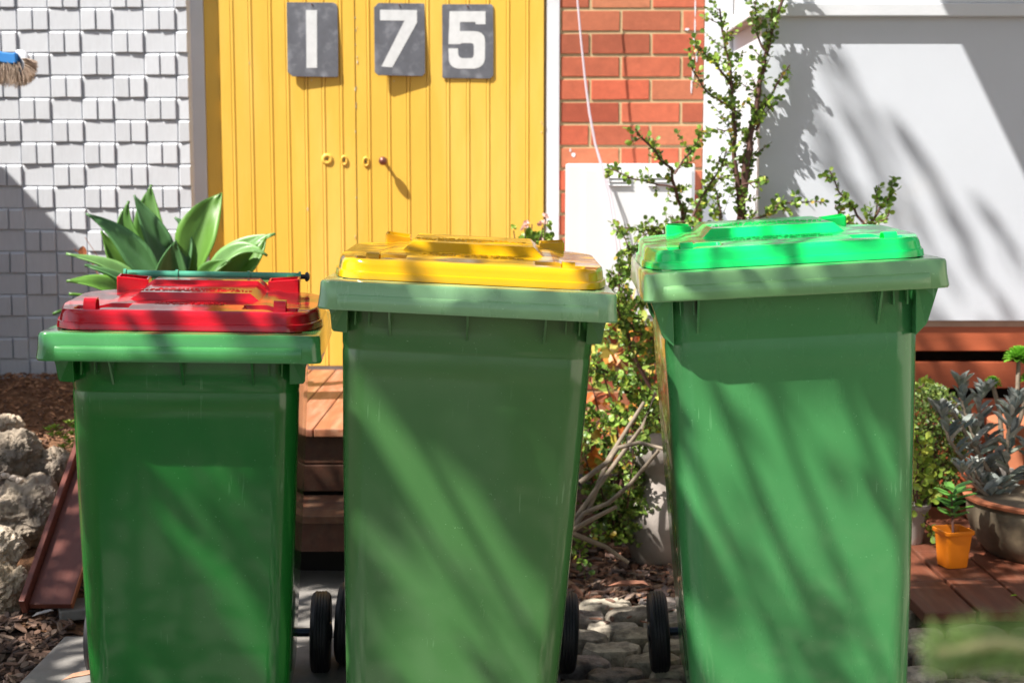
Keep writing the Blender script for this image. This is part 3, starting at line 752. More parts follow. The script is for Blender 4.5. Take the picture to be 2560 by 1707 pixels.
def spray(gs, gf, pts, r0, r1, twig, tl, leafs, cols=GREENS, yel=.05, dens=1.0, jit=.02, lvl=1, bias=Vector((0, -.1, .5))):
    """branch with side twigs carrying pairs of small round leaves"""
    pts = [Vector(p) for p in pts]
    P2 = []
    for i in range(len(pts)-1):
        for k in range(3): P2.append(pts[i].lerp(pts[i+1], k/3)+(rv3()*jit*.25 if (i or k) else Vector()))
    P2.append(pts[-1]); n = len(P2)
    gs.tube(P2, [r0+(r1-r0)*i/(n-1) for i in range(n)], 6)
    tot = sum((P2[i+1]-P2[i]).length for i in range(n-1))
    def at(t):
        d = t*tot
        for i in range(n-1):
            l = (P2[i+1]-P2[i]).length
            if d <= l: return P2[i].lerp(P2[i+1], d/max(l, 1e-6)), (P2[i+1]-P2[i]).normalized()
            d -= l
        return P2[-1], (P2[-1]-P2[-2]).normalized()
    def leaves(a, b, start, stepl):
        l = (b-a).length; t = start
        while t < l:
            c = a.lerp(b, t/l); ax = (b-a).normalized(); s = ax.cross(rv3()).normalized()
            for sg in (1, -1):
                if random.random() < .88:
                    cc = random.choice(cols) if random.random() > yel else random.choice(YEL)
                    k = rr(.8, 1.2); cc = tuple(v*k for v in cc)
                    dd = (s*sg+ax*.5+rv3()*.3); sz = leafs*rr(.65, 1.2)
                    leafpatch(gf, c, dd, rv3()+Vector((-.3, -.6, .6)), sz, sz*.82, cc)
            t += stepl*rr(.7, 1.3)
    nt_ = int(twig*tot*dens)
    for i in range(nt_):
        t = (i+rr(.2, .8))/nt_
        p, d = at(t)
        dd = (d*.55+rv3()*.85+bias*.6); dd.normalize()
        l = tl*rr(.35, 1.1)*(1-.4*t)
        q = p+dd*l*.5+rv3()*l*.08; e = p+dd*l+Vector((0, 0, l*.12))+rv3()*l*.1
        rt = max(.0012, r1*.5)
        gs.tube([p, q, e], [rt*1.5, rt*1.1, rt*.7], 4)
        leaves(p, q, .01, leafs*.75); leaves(q, e, 0, leafs*.7)
        leafpatch(gf, e, dd, rv3(), leafs, leafs*.8, random.choice(cols))
        if lvl > 1 and l > tl*.5:
            for _ in range(2):
                d3 = (dd+rv3()*.9).normalized(); e3 = q+d3*l*.5
                gs.tube([q, e3], [rt, rt*.6], 4); leaves(q, e3, 0, leafs*.7)
    # leaves on the last stretch itself
    a, _ = at(.55)
    for t0, t1 in ((.35, .55), (.55, .7), (.7, .85), (.85, 1)): leaves(at(t0)[0], at(t1)[0], 0, leafs*.8)

LS = 1.02; TS = 1.75
random.seed(21)
YT = 5.0
root = empty('jade_tree', P(1690, 1180, Y=YT), 'tall small leaved jade tree behind the green lidded bin', 'tree')
gs = MB(); gf = MB()
def br(px, Y, r0, r1, twig=22, tl=.12, leafs=.020, **kw):
    leafs *= LS; twig *= TS
    n = len(px); pts = []
    for i, (x, y) in enumerate(px):
        yy = Y if not isinstance(Y, (list, tuple)) else Y[0]+(Y[1]-Y[0])*i/(n-1)
        pts.append(P(x, y, Y=yy))
    spray(gs, gf, pts, r0, r1, twig, tl, leafs, **kw)
gs.tube([P(1690, 1180, Y=YT), P(1685, 1000, Y=YT), P(1692, 800, Y=YT), P(1697, 640, Y=YT), P(1699, 515, Y=YT)], [.026, .022, .019, .017, .016], 8)
br([(1699, 520), (1708, 440), (1717, 369), (1727, 300), (1737, 246), (1751, 158), (1769, 88), (1795, 0), (1815, -70)], (YT, 4.98), .016, .004, 30, .10)
br([(1700, 470), (1690, 369), (1686, 300), (1686, 246), (1678, 170), (1665, 90), (1653, 20)], (YT, 4.98), .010, .003, 26, .11)
br([(1737, 300), (1765, 228), (1793, 176), (1814, 150)], YT, .006, .0025, 16, .07)
br([(1760, 120), (1740, 80), (1735, 20), (1745, -40)], 4.97, .004, .002, 20, .08)
br([(1686, 253), (1646, 228), (1611, 200), (1586, 148)], (YT, 4.82), .005, .002, 16, .08)
br([(1684, 200), (1640, 140), (1600, 110)], (YT, 4.82), .005, .002, 20, .08)
br([(1686, 300), (1650, 298), (1615, 303)], YT, .003, .0015, 10, .04)
br([(1590, 640), (1576, 528), (1558, 458), (1541, 387), (1505, 352), (1459, 296)], (YT, 4.8), .009, .003, 20, .08)
br([(1549, 430), (1495, 422), (1442, 408), (1396, 387)], 4.8, .004, .002, 18, .05)
br([(1549, 400), (1584, 352), (1605, 317), (1615, 296)], 4.8, .004, .002, 22, .08)
br([(1584, 520), (1620, 440), (1655, 380), (1670, 340)], 4.85, .005, .002, 24, .09)
br([(1640, 560), (1580, 510), (1531, 517), (1475, 541)], 4.8, .005, .002, 24, .07)
br([(1600, 560), (1495, 528), (1418, 524)], 4.75, .004, .002, 22, .06)
br([(1650, 560), (1655, 480), (1640, 430), (1660, 400)], 4.97, .005, .002, 26, .10)
br([(1717, 513), (1770, 489), (1800, 470)], 4.97, .005, .002, 20, .07)
br([(1755, 478), (1829, 464), (1893, 466)], 4.98, .004, .002, 14, .045)
br([(1699, 430), (1730, 420), (1765, 412)], 4.97, .004, .002, 16, .05)
br([(1700, 560), (1740, 520), (1770, 510)], 4.97, .004, .002, 20, .07)
TS = 1.15
# lower skirts between the middle and the right bin
br([(1600, 900), (1540, 760), (1470, 640), (1440, 560)], (4.9, 4.6), .009, .003, 44, .13, .021, lvl=2)
br([(1560, 900), (1500, 780), (1430, 740), (1390, 660)], (4.8, 4.5), .008, .003, 36, .13, .021, lvl=2)
br([(1500, 900), (1450, 800), (1420, 700), (1425, 600)], (4.7, 4.6), .008, .003, 40, .12, .021, lvl=2)
br([(1560, 1000), (1470, 920), (1400, 860), (1360, 830)], (4.7, 4.4), .007, .003, 40, .12, .020, lvl=2)
br([(1530, 1060), (1450, 980), (1390, 960), (1350, 990)], (4.6, 4.3), .007, .003, 42, .12, .019, lvl=2)
gs.build('branches', STEM, root, smooth=60).location = -Vector(root.location); gf.build('leaves', LEAF, root).location = -Vector(root.location)

random.seed(5)
root = empty('jade_shrub', P(1420, 1250, Y=4.4), 'low green leafy shrub between the yellow lidded and green lidded bins', 'shrub')
gs = MB(); gf = MB()
for k in range(9):
    x = 1340+k*19; y = random.choice((1040, 1090, 1150, 1210)); Y = rr(4.25, 4.5)
    br([(1430, 1240), ((1430+x)/2, (1240+y)/2+rr(-20, 20)), (x, y-rr(20, 120))], (4.38, Y), .005, .002, 34, .10, .019, cols=[(.12, .2, .03), (.16, .26, .045), (.09, .16, .03), (.22, .31, .06)], lvl=2, yel=.02)
br([(1430, 1240), (1400, 1225), (1360, 1230), (1330, 1270), (1345, 1320)], (4.38, 4.1), .004, .002, 30, .06, .019, lvl=2, yel=.08)
gs.build('branches', STEM, root, smooth=60).location = -Vector(root.location); gf.build('leaves', LEAF, root).location = -Vector(root.location)
random.seed(6)
root = empty('copper_leaf_shrub', P(1420, 1100, Y=4.85), 'orange and reddish leaved shrub glimpsed behind the green jade leaves', 'shrub')
gf = MB(); gs = MB()
for i in range(300):
    c = P(rr(1330, 1540), rr(690, 1100), Y=rr(4.9, 5.4))
    col = random.choice([(.55, .16, .04), (.6, .25, .05), (.5, .45, .06), (.35, .09, .04), (.2, .3, .05), (.6, .5, .12), (.3, .36, .06)])
    leafpatch(gf, c, rv3()+Vector((0, 0, .3)), rv3()+Vector((-.4, -.5, .8)), .055, .04, col)
for i in range(9):
    a = P(1420+rr(-30, 30), 1150, Y=5.0); b = P(rr(1340, 1530), rr(700, 900), Y=rr(4.9, 5.3)); gs.tube([a, a.lerp(b, .5)+rv3()*.03, b], [.006, .004, .002], 5)
gs.build('branches', STEM, root, smooth=60).location = -Vector(root.location); gf.build('leaves', LEAF, root).location = -Vector(root.location)
TS = 1.75; random.seed(8)
root = empty('jade_sprig', P(1995, 640, Y=4.7), 'small forked jade sprig against the white wall right of the tree', 'shrub')
gs = MB(); gf = MB()
br([(2010, 640), (1995, 525), (2015, 490), (2040, 455), (2055, 410)], 4.75, .007, .002, 17, .055, .022)
br([(1995, 525), (1960, 480), (1930, 440), (1905, 392)], 4.72, .005, .002, 17, .05, .021)
br([(2012, 495), (2012, 450), (2018, 425)], 4.76, .003, .0015, 20, .04, .021)
br([(1990, 530), (1950, 510), (1925, 495), (1920, 470)], 4.7, .004, .002, 24, .05, .021)
br([(2005, 520), (2035, 500), (2045, 480)], 4.74, .004, .002, 22, .04, .021)
gs.tube([P(2060, 1000, Y=4.75), P(2030, 800, Y=4.75), P(2010, 640, Y=4.75)], [.012, .010, .007], 7)
gs.build('branches', STEM, root, smooth=60).location = -Vector(root.location); gf.build('leaves', LEAF, root).location = -Vector(root.location)

# bare grey branches
g = MB()
for pts in ([(1300, 1235, 4.05), (1345, 1180, 4.1), (1400, 1150, 4.1), (1450, 1110, 4.1), (1515, 1030, 4.05)], [(1310, 1200, 4.1), (1370, 1120, 4.15), (1420, 1060, 4.2), (1470, 980, 4.2), (1510, 900, 4.2)],
            [(1330, 1110, 4.15), (1400, 1060, 4.15), (1420, 1025, 4.15), (1470, 1020, 4.1), (1520, 1028, 4.05)], [(1300, 1225, 4.0), (1350, 1195, 4.05), (1420, 1165, 4.1)], [(1345, 1180, 4.12), (1400, 1050, 4.2), (1480, 920, 4.3)],
            [(1310, 1225, 4.1), (1390, 1260, 4.1), (1440, 1290, 4.1)]):
    q = [P(a, b, Y=c)+rv3()*.006 for a, b, c in pts]; n = len(q); g.tube(q, [.0085-.004*i/n for i in range(n)], 7)
tag(g.build('bare_branch', GREY_WOODSTEM, smooth=60), 'bare grey branches crossing low in front of the pale vase', 'branch')

# agave -----------------------------------------------------------
random.seed(9)
root = empty('agave', P(400, 700, Y=4.95), 'large green agave rosette behind the red lidded bin', 'agave')
def agleaf(pts, wmax, nrm, col, fold=.22, tipn=.0):
    """blade along control points: pts bezier-like list of (px,py,Y)"""
    C = [P(a, b, Y=c) for a, b, c in pts]; n = 18
    def bz(t):
        q = C[:]
        while len(q) > 1: q = [q[i].lerp(q[i+1], t) for i in range(len(q)-1)]
        return q[0]
    g = MB(); vs = []; Wn = 9
    ctr = P(400, 690, Y=4.95)
    for i in range(n+1):
        t = i/n; p = bz(t); d = (bz(min(1, t+.02))-bz(max(0, t-.02))).normalized()
        s = d.cross(Vector(nrm)).normalized(); nn = s.cross(d)
        w_ = wmax*(.42+.58*sstep(0, .5, t))*(1-max(0, (t-.42)/.58)**1.75)+.0008
        for k in range(Wn):
            u = 2*k/(Wn-1)-1
            vs.append(p+s*u*w_/2+nn*(abs(u)**1.6)*w_*fold+nn*.004*math.sin(u*4+t*9))
    fs = [(i*Wn+k, i*Wn+k+1, (i+1)*Wn+k+1, (i+1)*Wn+k) for i in range(n) for k in range(Wn-1)]
    k0 = rr(.9, 1.12); g.add(vs, [], (1, 1, 1))
    for f in fs:
        k = f[0] % Wn; edge = 1.35 if k in (0, Wn-2) else 1
        t = (f[0]//Wn)/n
        c = tuple(v*k0*edge for v in col)
        if t > .96: c = (.2, .12, .06)
        g.f.append(f); g.c.append(c)
    o = g.build('leaf', AGAVE, root, smooth=180); o.location = -Vector(root.location)
    m = o.modifiers.new('s', 'SOLIDIFY'); m.thickness = .004
G1 = (.08, .20, .035); G2 = (.13, .29, .045); G3 = (.07, .175, .06); G4 = (.15, .30, .09)
agleaf([(375, 690, 5.0), (300, 560, 5.0), (270, 540, 5.0), (296, 462, 5.02)], .085, (.2, -1, .2), G1)
agleaf([(385, 690, 5.02), (355, 600, 5.05), (330, 500, 5.08), (348, 425, 5.1)], .125, (0, -1, .1), G1)
agleaf([(395, 690, 4.98), (390, 580, 5.0), (345, 520, 5.0), (308, 448, 5.0)], .095, (.3, -1, .2), G3)
agleaf([(390, 690, 4.9), (330, 620, 4.9), (300, 540, 4.9), (198, 491, 4.88)], .10, (-.1, -.8, .7), G3)
agleaf([(370, 700, 4.92), (280, 640, 4.9), (270, 590, 4.9), (232, 530, 4.88)], .075, (-.1, -.8, .5), G2)
agleaf([(370, 710, 4.85), (300, 640, 4.82), (240, 600, 4.8), (152, 584, 4.78)], .075, (0, -.5, 1), G4)
agleaf([(360, 710, 4.78), (300, 660, 4.72), (250, 620, 4.7), (195, 608, 4.68)], .06, (0, -.4, 1), G3)
agleaf([(350, 730, 4.75), (290, 680, 4.7), (230, 640, 4.65), (153, 646, 4.62)], .085, (.2, -.8, .8), G2)
agleaf([(350, 760, 4.75), (250, 710, 4.7), (190, 690, 4.65), (122, 722, 4.6)], .06, (0, -.6, 1), G1)
agleaf([(340, 760, 4.7), (270, 700, 4.7), (220, 680, 4.65), (158, 676, 4.62)], .04, (0, -.6, 1), G2)
agleaf([(425, 690, 5.05), (440, 560, 5.05), (470, 500, 5.08), (508, 443, 5.1)], .150, (-.15, -1, .1), G2)
agleaf([(415, 690, 5.0), (425, 590, 5.05), (440, 520, 5.1), (402, 500, 5.1)], .06, (0, -1, .1), G3)
agleaf([(405, 700, 4.84), (398, 660, 4.80), (398, 600, 4.77), (404, 552, 4.74)], .12, (0.05, -1, .25), G3, fold=.3)
agleaf([(440, 700, 4.9), (500, 610, 4.88), (560, 560, 4.86), (632, 538, 4.85)], .09, (.1, -.7, .8), G4)
agleaf([(435, 700, 4.84), (500, 620, 4.8), (545, 540, 4.78), (613, 588, 4.76)], .085, (.1, -.7, .9), G4)
agleaf([(455, 700, 4.88), (520, 640, 4.84), (580, 610, 4.8), (612, 545, 4.85)], .10, (0, -1, .3), G2)
agleaf([(420, 700, 4.8), (460, 640, 4.78), (490, 610, 4.76), (530, 600, 4.74)], .07, (-.2, -.9, .5), G1)
agleaf([(440, 720, 4.8), (520, 665, 4.78), (560, 640, 4.78), (640, 645, 4.76)], .06, (0, -.6, .9), G1)
g = MB(); g.tube([(P(400, 780, Y=4.95)-Vector((0, 0, .15))), P(400, 740, Y=4.95), P(400, 680, Y=4.95)], [.05, .055, .04], 12); g.build('stem', GREY_WOODSTEM, root, smooth=60).location = -Vector(root.location)
# dry twig over the agave
g = MB(); g.tube([P(170, 572, Y=4.9), P(210, 600, Y=4.9), P(230, 640, Y=4.88), P(255, 700, Y=4.86)], .0015, 5)
g.tube([P(195, 545, Y=4.9), P(225, 590, Y=4.9), P(255, 660, Y=4.88)], .001, 5)
leafpatch(g, P(190, 598, Y=4.9), Vector((.05, 0, 1)), Vector((0, -1, 0)), .05, .03, (1, 1, 1))
tag(g.build('dry_twig', PLANKEDGE), 'thin dry twig with a curled brown leaf left of the agave', 'twig')

# small succulent by the rocks
random.seed(14)
def rosette(gf, c, r, n, cols, up=.5, wd=.45, tilt=Vector((0, 0, 1))):
    for i in range(n):
        t = i/n; a = i*2.4; rad = r*(1-.65*t); z = .15+1.5*t
        d = Vector((math.cos(a), math.sin(a), up*z)); col = random.choice(cols); k = .85+.35*t
        leafpatch(gf, c+Vector((0, 0, r*.12*t)), d, Vector((0, 0, 1)), rad, rad*wd, tuple(v*k for v in col), cup=.5)
root = empty('succulent', P(140, 1030, Z=.3), 'small bright green succulent growing by the grey rocks', 'succulent')
gf = MB()
for px, py in ((112, 990), (125, 985), (135, 1000), (150, 1010), (160, 1020), (145, 1030), (165, 1000), (120, 1003), (172, 1030), (158, 975), (170, 985)):
    rosette(gf, P(px, py, Y=4.45), .03, 12, [(.28, .38, .04), (.2, .32, .04)], up=1.0, wd=.4)
gf.build('rosettes', LEAF, root).location = -Vector(root.location)

# rocks -----------------------------------------------------------
random.seed(17)
def rock(label, px, py, Y, sx, sy, sz, col, seed, name='rock', sink=.0):
    bm = bmesh.new(); bmesh.ops.create_icosphere(bm, subdivisions=6, radius=1)
    for v in bm.verts:
        p = v.co.normalized(); q = p*1.1+Vector((seed, seed*2, 0))
        a = noise.noise(q*1.1)*.30; b = noise.noise(q*2.7)*.16; c = noise.noise(q*6)*.09+noise.noise(q*14)*.055+noise.noise(q*34)*.022
        cell = noise.voronoi(q*1.6)[0][0]*.25
        s = .9+a+b+c+cell*.5
        v.co = Vector((p.x*sx*s, p.y*sy*s, p.z*sz*s))
    me = bpy.data.meshes.new(name); bm.to_mesh(me); bm.free(); me.shade_smooth(); me.set_sharp_from_angle(angle=R(38))
    at = me.color_attributes.new('Col', 'FLOAT_COLOR', 'CORNER'); at.data.foreach_set('color', list((*col, 1.0))*len(me.loops))
    me.materials.append(STONE); o = bpy.data.objects.new(name, me); COL.objects.link(o); o.location = P(px, py, Y=Y)
    return tag(o, label, 'rock', 'limestone rocks edging the garden bed')
rock('small cream rock at the top of the rock pile', 15, 978, 4.60, .05, .05, .042, (1.7, 1.62, 1.5), 1)
rock('dark grey angular rock below the small cream rock', 46, 1040, 4.42, .075, .08, .082, (.85, .82, .78), 2.3)
rock('flat grey rock beside the succulent', 130, 1066, 4.45, .055, .07, .058, (1.0, .96, .92), 3.7)
rock('broad grey boulder, largest of the pile', 66, 1178, 4.24, .118, .11, .108, (1.1, 1.06, 1.0), 5.1)
rock('whitish rock at the left edge above the beige one', 2, 1258, 4.0, .062, .06, .060, (1.75, 1.7, 1.62), 7.7)
rock('rough beige rock, lowest at the left edge', 14, 1352, 3.90, .068, .07, .078, (1.4, 1.3, 1.12), 9.2)
rock('grey rock half hidden behind the plank', 150, 1150, 4.6, .07, .08, .08, (.8, .78, .75), 12.2)
rock('dark rock at the left edge beside the broad boulder', -20, 1110, 4.35, .09, .09, .1, (.75, .72, .7), 14.4)
for i, (px, py, lab) in enumerate(((13, 1092, 'left white pebble on the boulder'), (30, 1097, 'middle white pebble on the boulder'), (44, 1103, 'right white pebble on the boulder'))):
    o = rock(lab, px, py, 4.22, .013, .012, .009, (2.2, 2.2, 2.3), 20+i, 'pebble'); o['category'] = 'pebble'; o['group'] = 'white pebbles on the boulder'

# leaning plank channel
A = P(105, 1392, Y=3.80); Bp = P(222, 1040, Y=4.32)
root = empty('plank_channel', A, 'purplish brown timber channel leaning against the rocks beside the left bin', 'plank')
ax = (Bp-A); Lg = ax.length; ax.normalize(); sx = Vector((1, .0, 0)); sx = (sx-ax*sx.dot(ax)).normalized(); nn = sx.cross(ax)
rot = Matrix((sx, ax, nn)).transposed()
g = MB(); g.box((.012, Lg/2, 0), (.115, Lg, .018)); o = g.build('board', PLANK, root, bevel=.002); o.rotation_euler = rot.to_euler()
g = MB(); g.box((-.055, Lg/2, .014), (.016, Lg+.03, .05)); o = g.build('flange', PLANK, root, bevel=.002); o.rotation_euler = rot.to_euler()
g = MB(); g.box((.072, Lg/2, .001), (.004, Lg, .019)); o = g.build('raw_edge', PLANKEDGE, root); o.rotation_euler = rot.to_euler()
g = MB(); c = P(170, 1395, Z=.02); g.box(c+Vector((.01, .03, -.012)), (.12, .12, .03), Matrix.Rotation(.35, 3, 'Z'))
tag(g.build('stone_slab', CONCRETE, bevel=.004), 'flat grey stone piece lying under the end of the plank', 'stone')
g = MB()
def dryleaf(px, py, z, L_, ang, col, name='fallen_leaf', label=''):
    g = MB(); c = P(px, py, Z=z); d = Vector((math.cos(ang), math.sin(ang), .1)); leafpatch(g, c, d, Vector((0, 0, 1)), L_, L_*.35, col, cup=.6)
    tag(g.build(name, CHIP), label, 'leaf')
dryleaf(140, 1562, .03, .09, .3, (.42, .22, .14), label='curled tan leaf on the concrete path at lower left')
dryleaf(72, 1416, .06, .06, .6, (.38, .36, .36), label='pale grey leaf on dark bark near the plank')
dryleaf(1395, 1345, .05, .12, -.3, (.30, .13, .08), label='long brown bark strip on the mulch')
dryleaf(2320, 1368, .08, .02, 0, (.3, .5, .03), label='tiny green leaf on the timber boards')

# vase ------------------------------------------------------------
c = P(1508, 1245, Y=4.42); c.z = gz(c.x)-.02
root = empty('stone_vase', c, 'pale grey weathered vase standing in the mulch beside the right bin', 'vase')
g = MB(); prof = [(.04, 0), (.075, .02), (.10, .08), (.112, .15), (.105, .21), (.08, .26), (.062, .29), (.06, .305), (.075, .33), (.105, .36), (.118, .40), (.116, .425), (.105, .42), (.10, .38)]
L = []
for r_, z in prof: L.append([(r_*math.cos(2*PI*k/28), r_*math.sin(2*PI*k/28), z*.97) for k in range(28)])
g.loft(L); o = g.build('vase_body', VASEM, root, smooth=70); o.rotation_euler = (0, .04, 0)

# right hand pots ------------------------------------------------
random.seed(31)
c = P(2400, 1290, Y=4.22); c.z = gz(1.5)+.045
root = empty('glazed_pot', c, 'wide brown glazed planter at the right edge on the timber boards', 'pot')
zr = P(2300, 1150, Y=4.14).z-c.z; r1 = (c.x-P(2222, 1150, Y=4.22).x)
g = MB(); g.lathe([(r1*.70, 0), (r1*.78, .02), (r1*.89, zr*.3), (r1*.96, zr*.6), (r1*.97, zr*.82), (r1*.93, zr*.92)], 48); g.build('pot_body', GLAZE, root, smooth=50)
g = MB(); g.lathe([(r1*.93, zr*.9), (r1*1.01, zr*.93), (r1*1.02, zr*.98), (r1*.98, zr), (r1*.90, zr*.99), (r1*.88, zr*.9)], 48, cap=False); g.build('pot_rim', TERRA, root, smooth=50)
g = MB(); g.lathe([(r1*.90, zr*.86), (.01, zr*.9)], 32); g.build('soil', SOILM, root, smooth=60)
potc = c
def felt(px, py, Y, up, n, s, label=None):
    pass
rk = empty('felt_plant', c+Vector((0, 0, zr*.9)), 'silver grey felt leaved plant growing in the wide brown planter', 'plant')
gs = MB(); gf = MB()
SIL = [(.27, .30, .28), (.21, .25, .24), (.31, .33, .31), (.42, .43, .40), (.24, .27, .22)]
def feltstem(pts, s=.075, n=7):
    n = int(n*1.5); s *= 1.12
    q = [P(a, b, Y=c_) for a, b, c_ in pts]; gs.tube(q, [.007-.003*i/len(q) for i in range(len(q))], 6)
    for i in range(len(q)-1):
        for k in range(n):
            p = q[i].lerp(q[i+1], (k+rr(0, .9))/n); t = (i+(k/n))/(len(q)-1)
            a = rr(0, 6.28); d = Vector((math.cos(a), math.sin(a)*.9, .25+1.3*t)); cc = random.choice(SIL); m = rr(.85, 1.15)
            sz = s*rr(.75, 1.1)*(1-.35*t)
            leafpatch(gf, p, d, Vector((0, -.2, 1)), sz, sz*.40, tuple(v*m for v in cc), cup=.8, pt=True)
    for k in range(9):
        a = k*2.4; d = Vector((math.cos(a)*rr(.5, 1.1), math.sin(a)*rr(.5, 1.1), 1.0)); leafpatch(gf, q[-1], d, Vector((math.cos(a), math.sin(a), .2))*-1, s*.72, s*.28, random.choice(SIL), cup=.8, pt=True)
feltstem([(2310, 1160, 4.42), (2235, 1090, 4.36), (2180, 1010, 4.34), (2165, 960, 4.34)])
feltstem([(2320, 1150, 4.45), (2250, 1040, 4.42), (2215, 940, 4.42), (2205, 890, 4.42)], .08, 9)
feltstem([(2330, 1150, 4.42), (2310, 1060, 4.4), (2320, 960, 4.4), (2340, 930, 4.4)], .085, 9)
feltstem([(2320, 1150, 4.5), (2270, 1020, 4.5), (2245, 930, 4.5), (2262, 905, 4.5)], .075, 8)
feltstem([(2320, 1160, 4.35), (2300, 1120, 4.32), (2255, 1110, 4.3), (2240, 1080, 4.3)], .065, 6)
feltstem([(2315, 1165, 4.33), (2270, 1140, 4.28), (2210, 1090, 4.26)], .07, 6)
feltstem([(2380, 1150, 4.42), (2370, 1040, 4.4), (2375, 950, 4.4)], .08, 7)
feltstem([(2270, 1080, 4.4), (2190, 950, 4.36), (2150, 945, 4.36)], .065, 6)
for g_, nme, mt in ((gs, 'stems', GREY_WOODSTEM), (gf, 'leaves', SILVER)):
    o = g_.build(nme, mt, rk); o.location = -Vector(rk.location)

random.seed(33)
def aeonium(label, px, py, r, base, Y=4.62):
    c = P(px, py, Y=Y); root = empty('aeonium', P(*base, Y=Y), label, 'succulent', 'green aeonium rosettes on bare stems')
    gs = MB(); b = P(*base, Y=Y); gs.tube([b, b.lerp(c, .5)+Vector((.01, 0, 0)), c-Vector((0, 0, r*.1))], [.009, .008, .007], 7)
    o = gs.build('stem', GREY_WOODSTEM, root, smooth=60); o.location = -b
    gf = MB(); n = 70
    for i in range(n):
        t = i/n; a = i*2.39996; el = -.5+2.0*t; rad = r*(1.0-.35*t)
        d = Vector((math.cos(a)*math.cos(el), math.sin(a)*math.cos(el), math.sin(el)+.12))
        if el > 1.3: d = Vector((math.cos(a)*.3, math.sin(a)*.3, 1))
        col = random.choice([(.16, .42, .03), (.22, .5, .05), (.13, .34, .03)]); k = .85+.4*t
        leafpatch(gf, c+Vector((0, 0, r*.1*t)), d, Vector((0, 0, 1)), rad, rad*.42, tuple(v*k for v in col), cup=.5)
    o = gf.build('rosette', LEAF, root); o.location = -b
aeonium('largest green aeonium rosette at the right edge', 2340, 822, .055, (2320, 1010))
aeonium('small green aeonium rosette on the left, above the felt plant', 2280, 880, .033, (2300, 1010))
aeonium('green aeonium rosette cut by the right edge below the largest', 2362, 872, .034, (2325, 1010))
g = MB(); c = P(2300, 1050, Y=4.8); root = empty('terracotta_pot', (c.x+.1, 4.8, .03), 'orange terracotta pot behind the felt plant', 'pot')
zt_ = P(2300, 965, Y=4.8).z
for nm, pr in (('pot_body', [(.09, 0), (.13, zt_-.08)]), ('pot_rim', [(.125, zt_-.081), (.145, zt_-.078), (.147, zt_-.03), (.13, zt_-.03)])):
    g = MB(); g.lathe(pr, 32); g.build(nm, TERRA, root, smooth=50)
# breeze block
c = P(2325, 1190, Y=4.72); root = empty('concrete_block', (c.x+.05, 4.72, .05), 'grey hollow concrete block standing behind the wide planter', 'block')
g = MB(); zb = P(2300, 1075, Y=4.72).z-.05
w2 = .19
g.bb((-w2/2, 0, 0), (w2/2, .1, .03)); g.bb((-w2/2, 0, zb-.03), (w2/2, .1, zb)); g.bb((-w2/2, 0, .0301), (-w2/2+.03, .1, zb-.0301)); g.bb((w2/2-.03, 0, .0301), (w2/2, .1, zb-.0301)); g.bb((-.012, 0, .0301), (.012, .1, zb-.0301))
g.build('block_shell', CONCRETE, root, bevel=.002)
# orange square pot and seedling
c = P(2187, 1300, Y=4.07); c.z = gz(1.2)+.046
root = empty('orange_pot', c, 'small square orange plastic pot on the timber boards', 'pot')
g = MB(); L = []
for wd, z in ((.066, 0), (.068, .003), (.074, .04), (.083, .098), (.092, .099), (.094, .102), (.094, .109), (.090, .111), (.085, .110), (.082, .095), (.075, .07)):
    L.append([(a, b+0, z) for a, b, _ in rrect(wd, -wd/2, wd/2, .012, 0, 4)])
g.loft(L, cap=False); g.build('pot_body', ORANGE, root, smooth=40)
g = MB(); g.add([(a, b, .088) for a, b, _ in rrect(.076, -.038, .038, .012, 0, 4)], [tuple(range(20))]); g.build('soil', SOILM, root)
root.rotation_euler = (0, 0, .25)
root = empty('seedling', c+Vector((0, 0, .09)), 'green leafy seedling growing in the small orange pot', 'plant')
gs = MB(); gf = MB(); gs.tube([(0, 0, 0), (-.004, 0, .05), (-.01, 0, .13)], [.004, .0035, .002], 6)
for i in range(22):
    z = .05+.09*i/22; a = i*2.4; leafpatch(gf, Vector((-.006, 0, z)), Vector((math.cos(a), math.sin(a), .35)), Vector((0, 0, 1)), rr(.045, .075), rr(.024, .032), random.choice([(.09, .24, .05), (.13, .32, .06), (.07, .2, .05)]), cup=.4)
gs.build('stem', STEM, root); gf.build('leaves', LEAF, root)
# pale pot sliver
c = P(2085, 1215, Y=4.35); root = empty('pale_pot', (c.x, 4.35, gz(1.2)+.045), 'pale grey plastic pot partly hidden behind the right bin', 'pot')
g = MB(); g.lathe([(.045, 0), (.062, .11), (.068, .112), (.068, .125), (.06, .125), (.055, .1)], 28); g.build('pot_body', VASEM, root, smooth=40)
# jade and fine shrub on the right
random.seed(41)
root = empty('jade_bush', P(2120, 1180, Y=4.45), 'yellow green small leaved jade bush right of the green lidded bin', 'shrub')
gs = MB(); gf = MB()
YG = [(.28, .40, .05), (.34, .45, .07), (.2, .33, .05), (.4, .48, .08)]
for px in ([(2110, 1180), (2105, 1100), (2115, 1030), (2100, 980)], [(2110, 1180), (2140, 1120), (2150, 1060)], [(2100, 1150), (2115, 1090), (2130, 1010)], [(2090, 1100), (2110, 1180), (2150, 1225)], [(2080, 1180), (2095, 1240), (2120, 1270)]):
    br(px, rr(4.3, 4.4), .004, .002, 26, .06, .026, cols=YG, yel=.05)
br([(2080, 905), (2110, 893), (2138, 865)], 4.45, .003, .002, 16, .03, .026, cols=YG)
gs.build('branches', STEM, root, smooth=60).location = -Vector(root.location); gf.build('leaves', LEAF, root).location = -Vector(root.location)
root = empty('fine_leaf_bush', P(2120, 1150, Y=4.7), 'fine leaved dark green bush behind the felt plant at right', 'shrub')
gs = MB(); gf = MB()
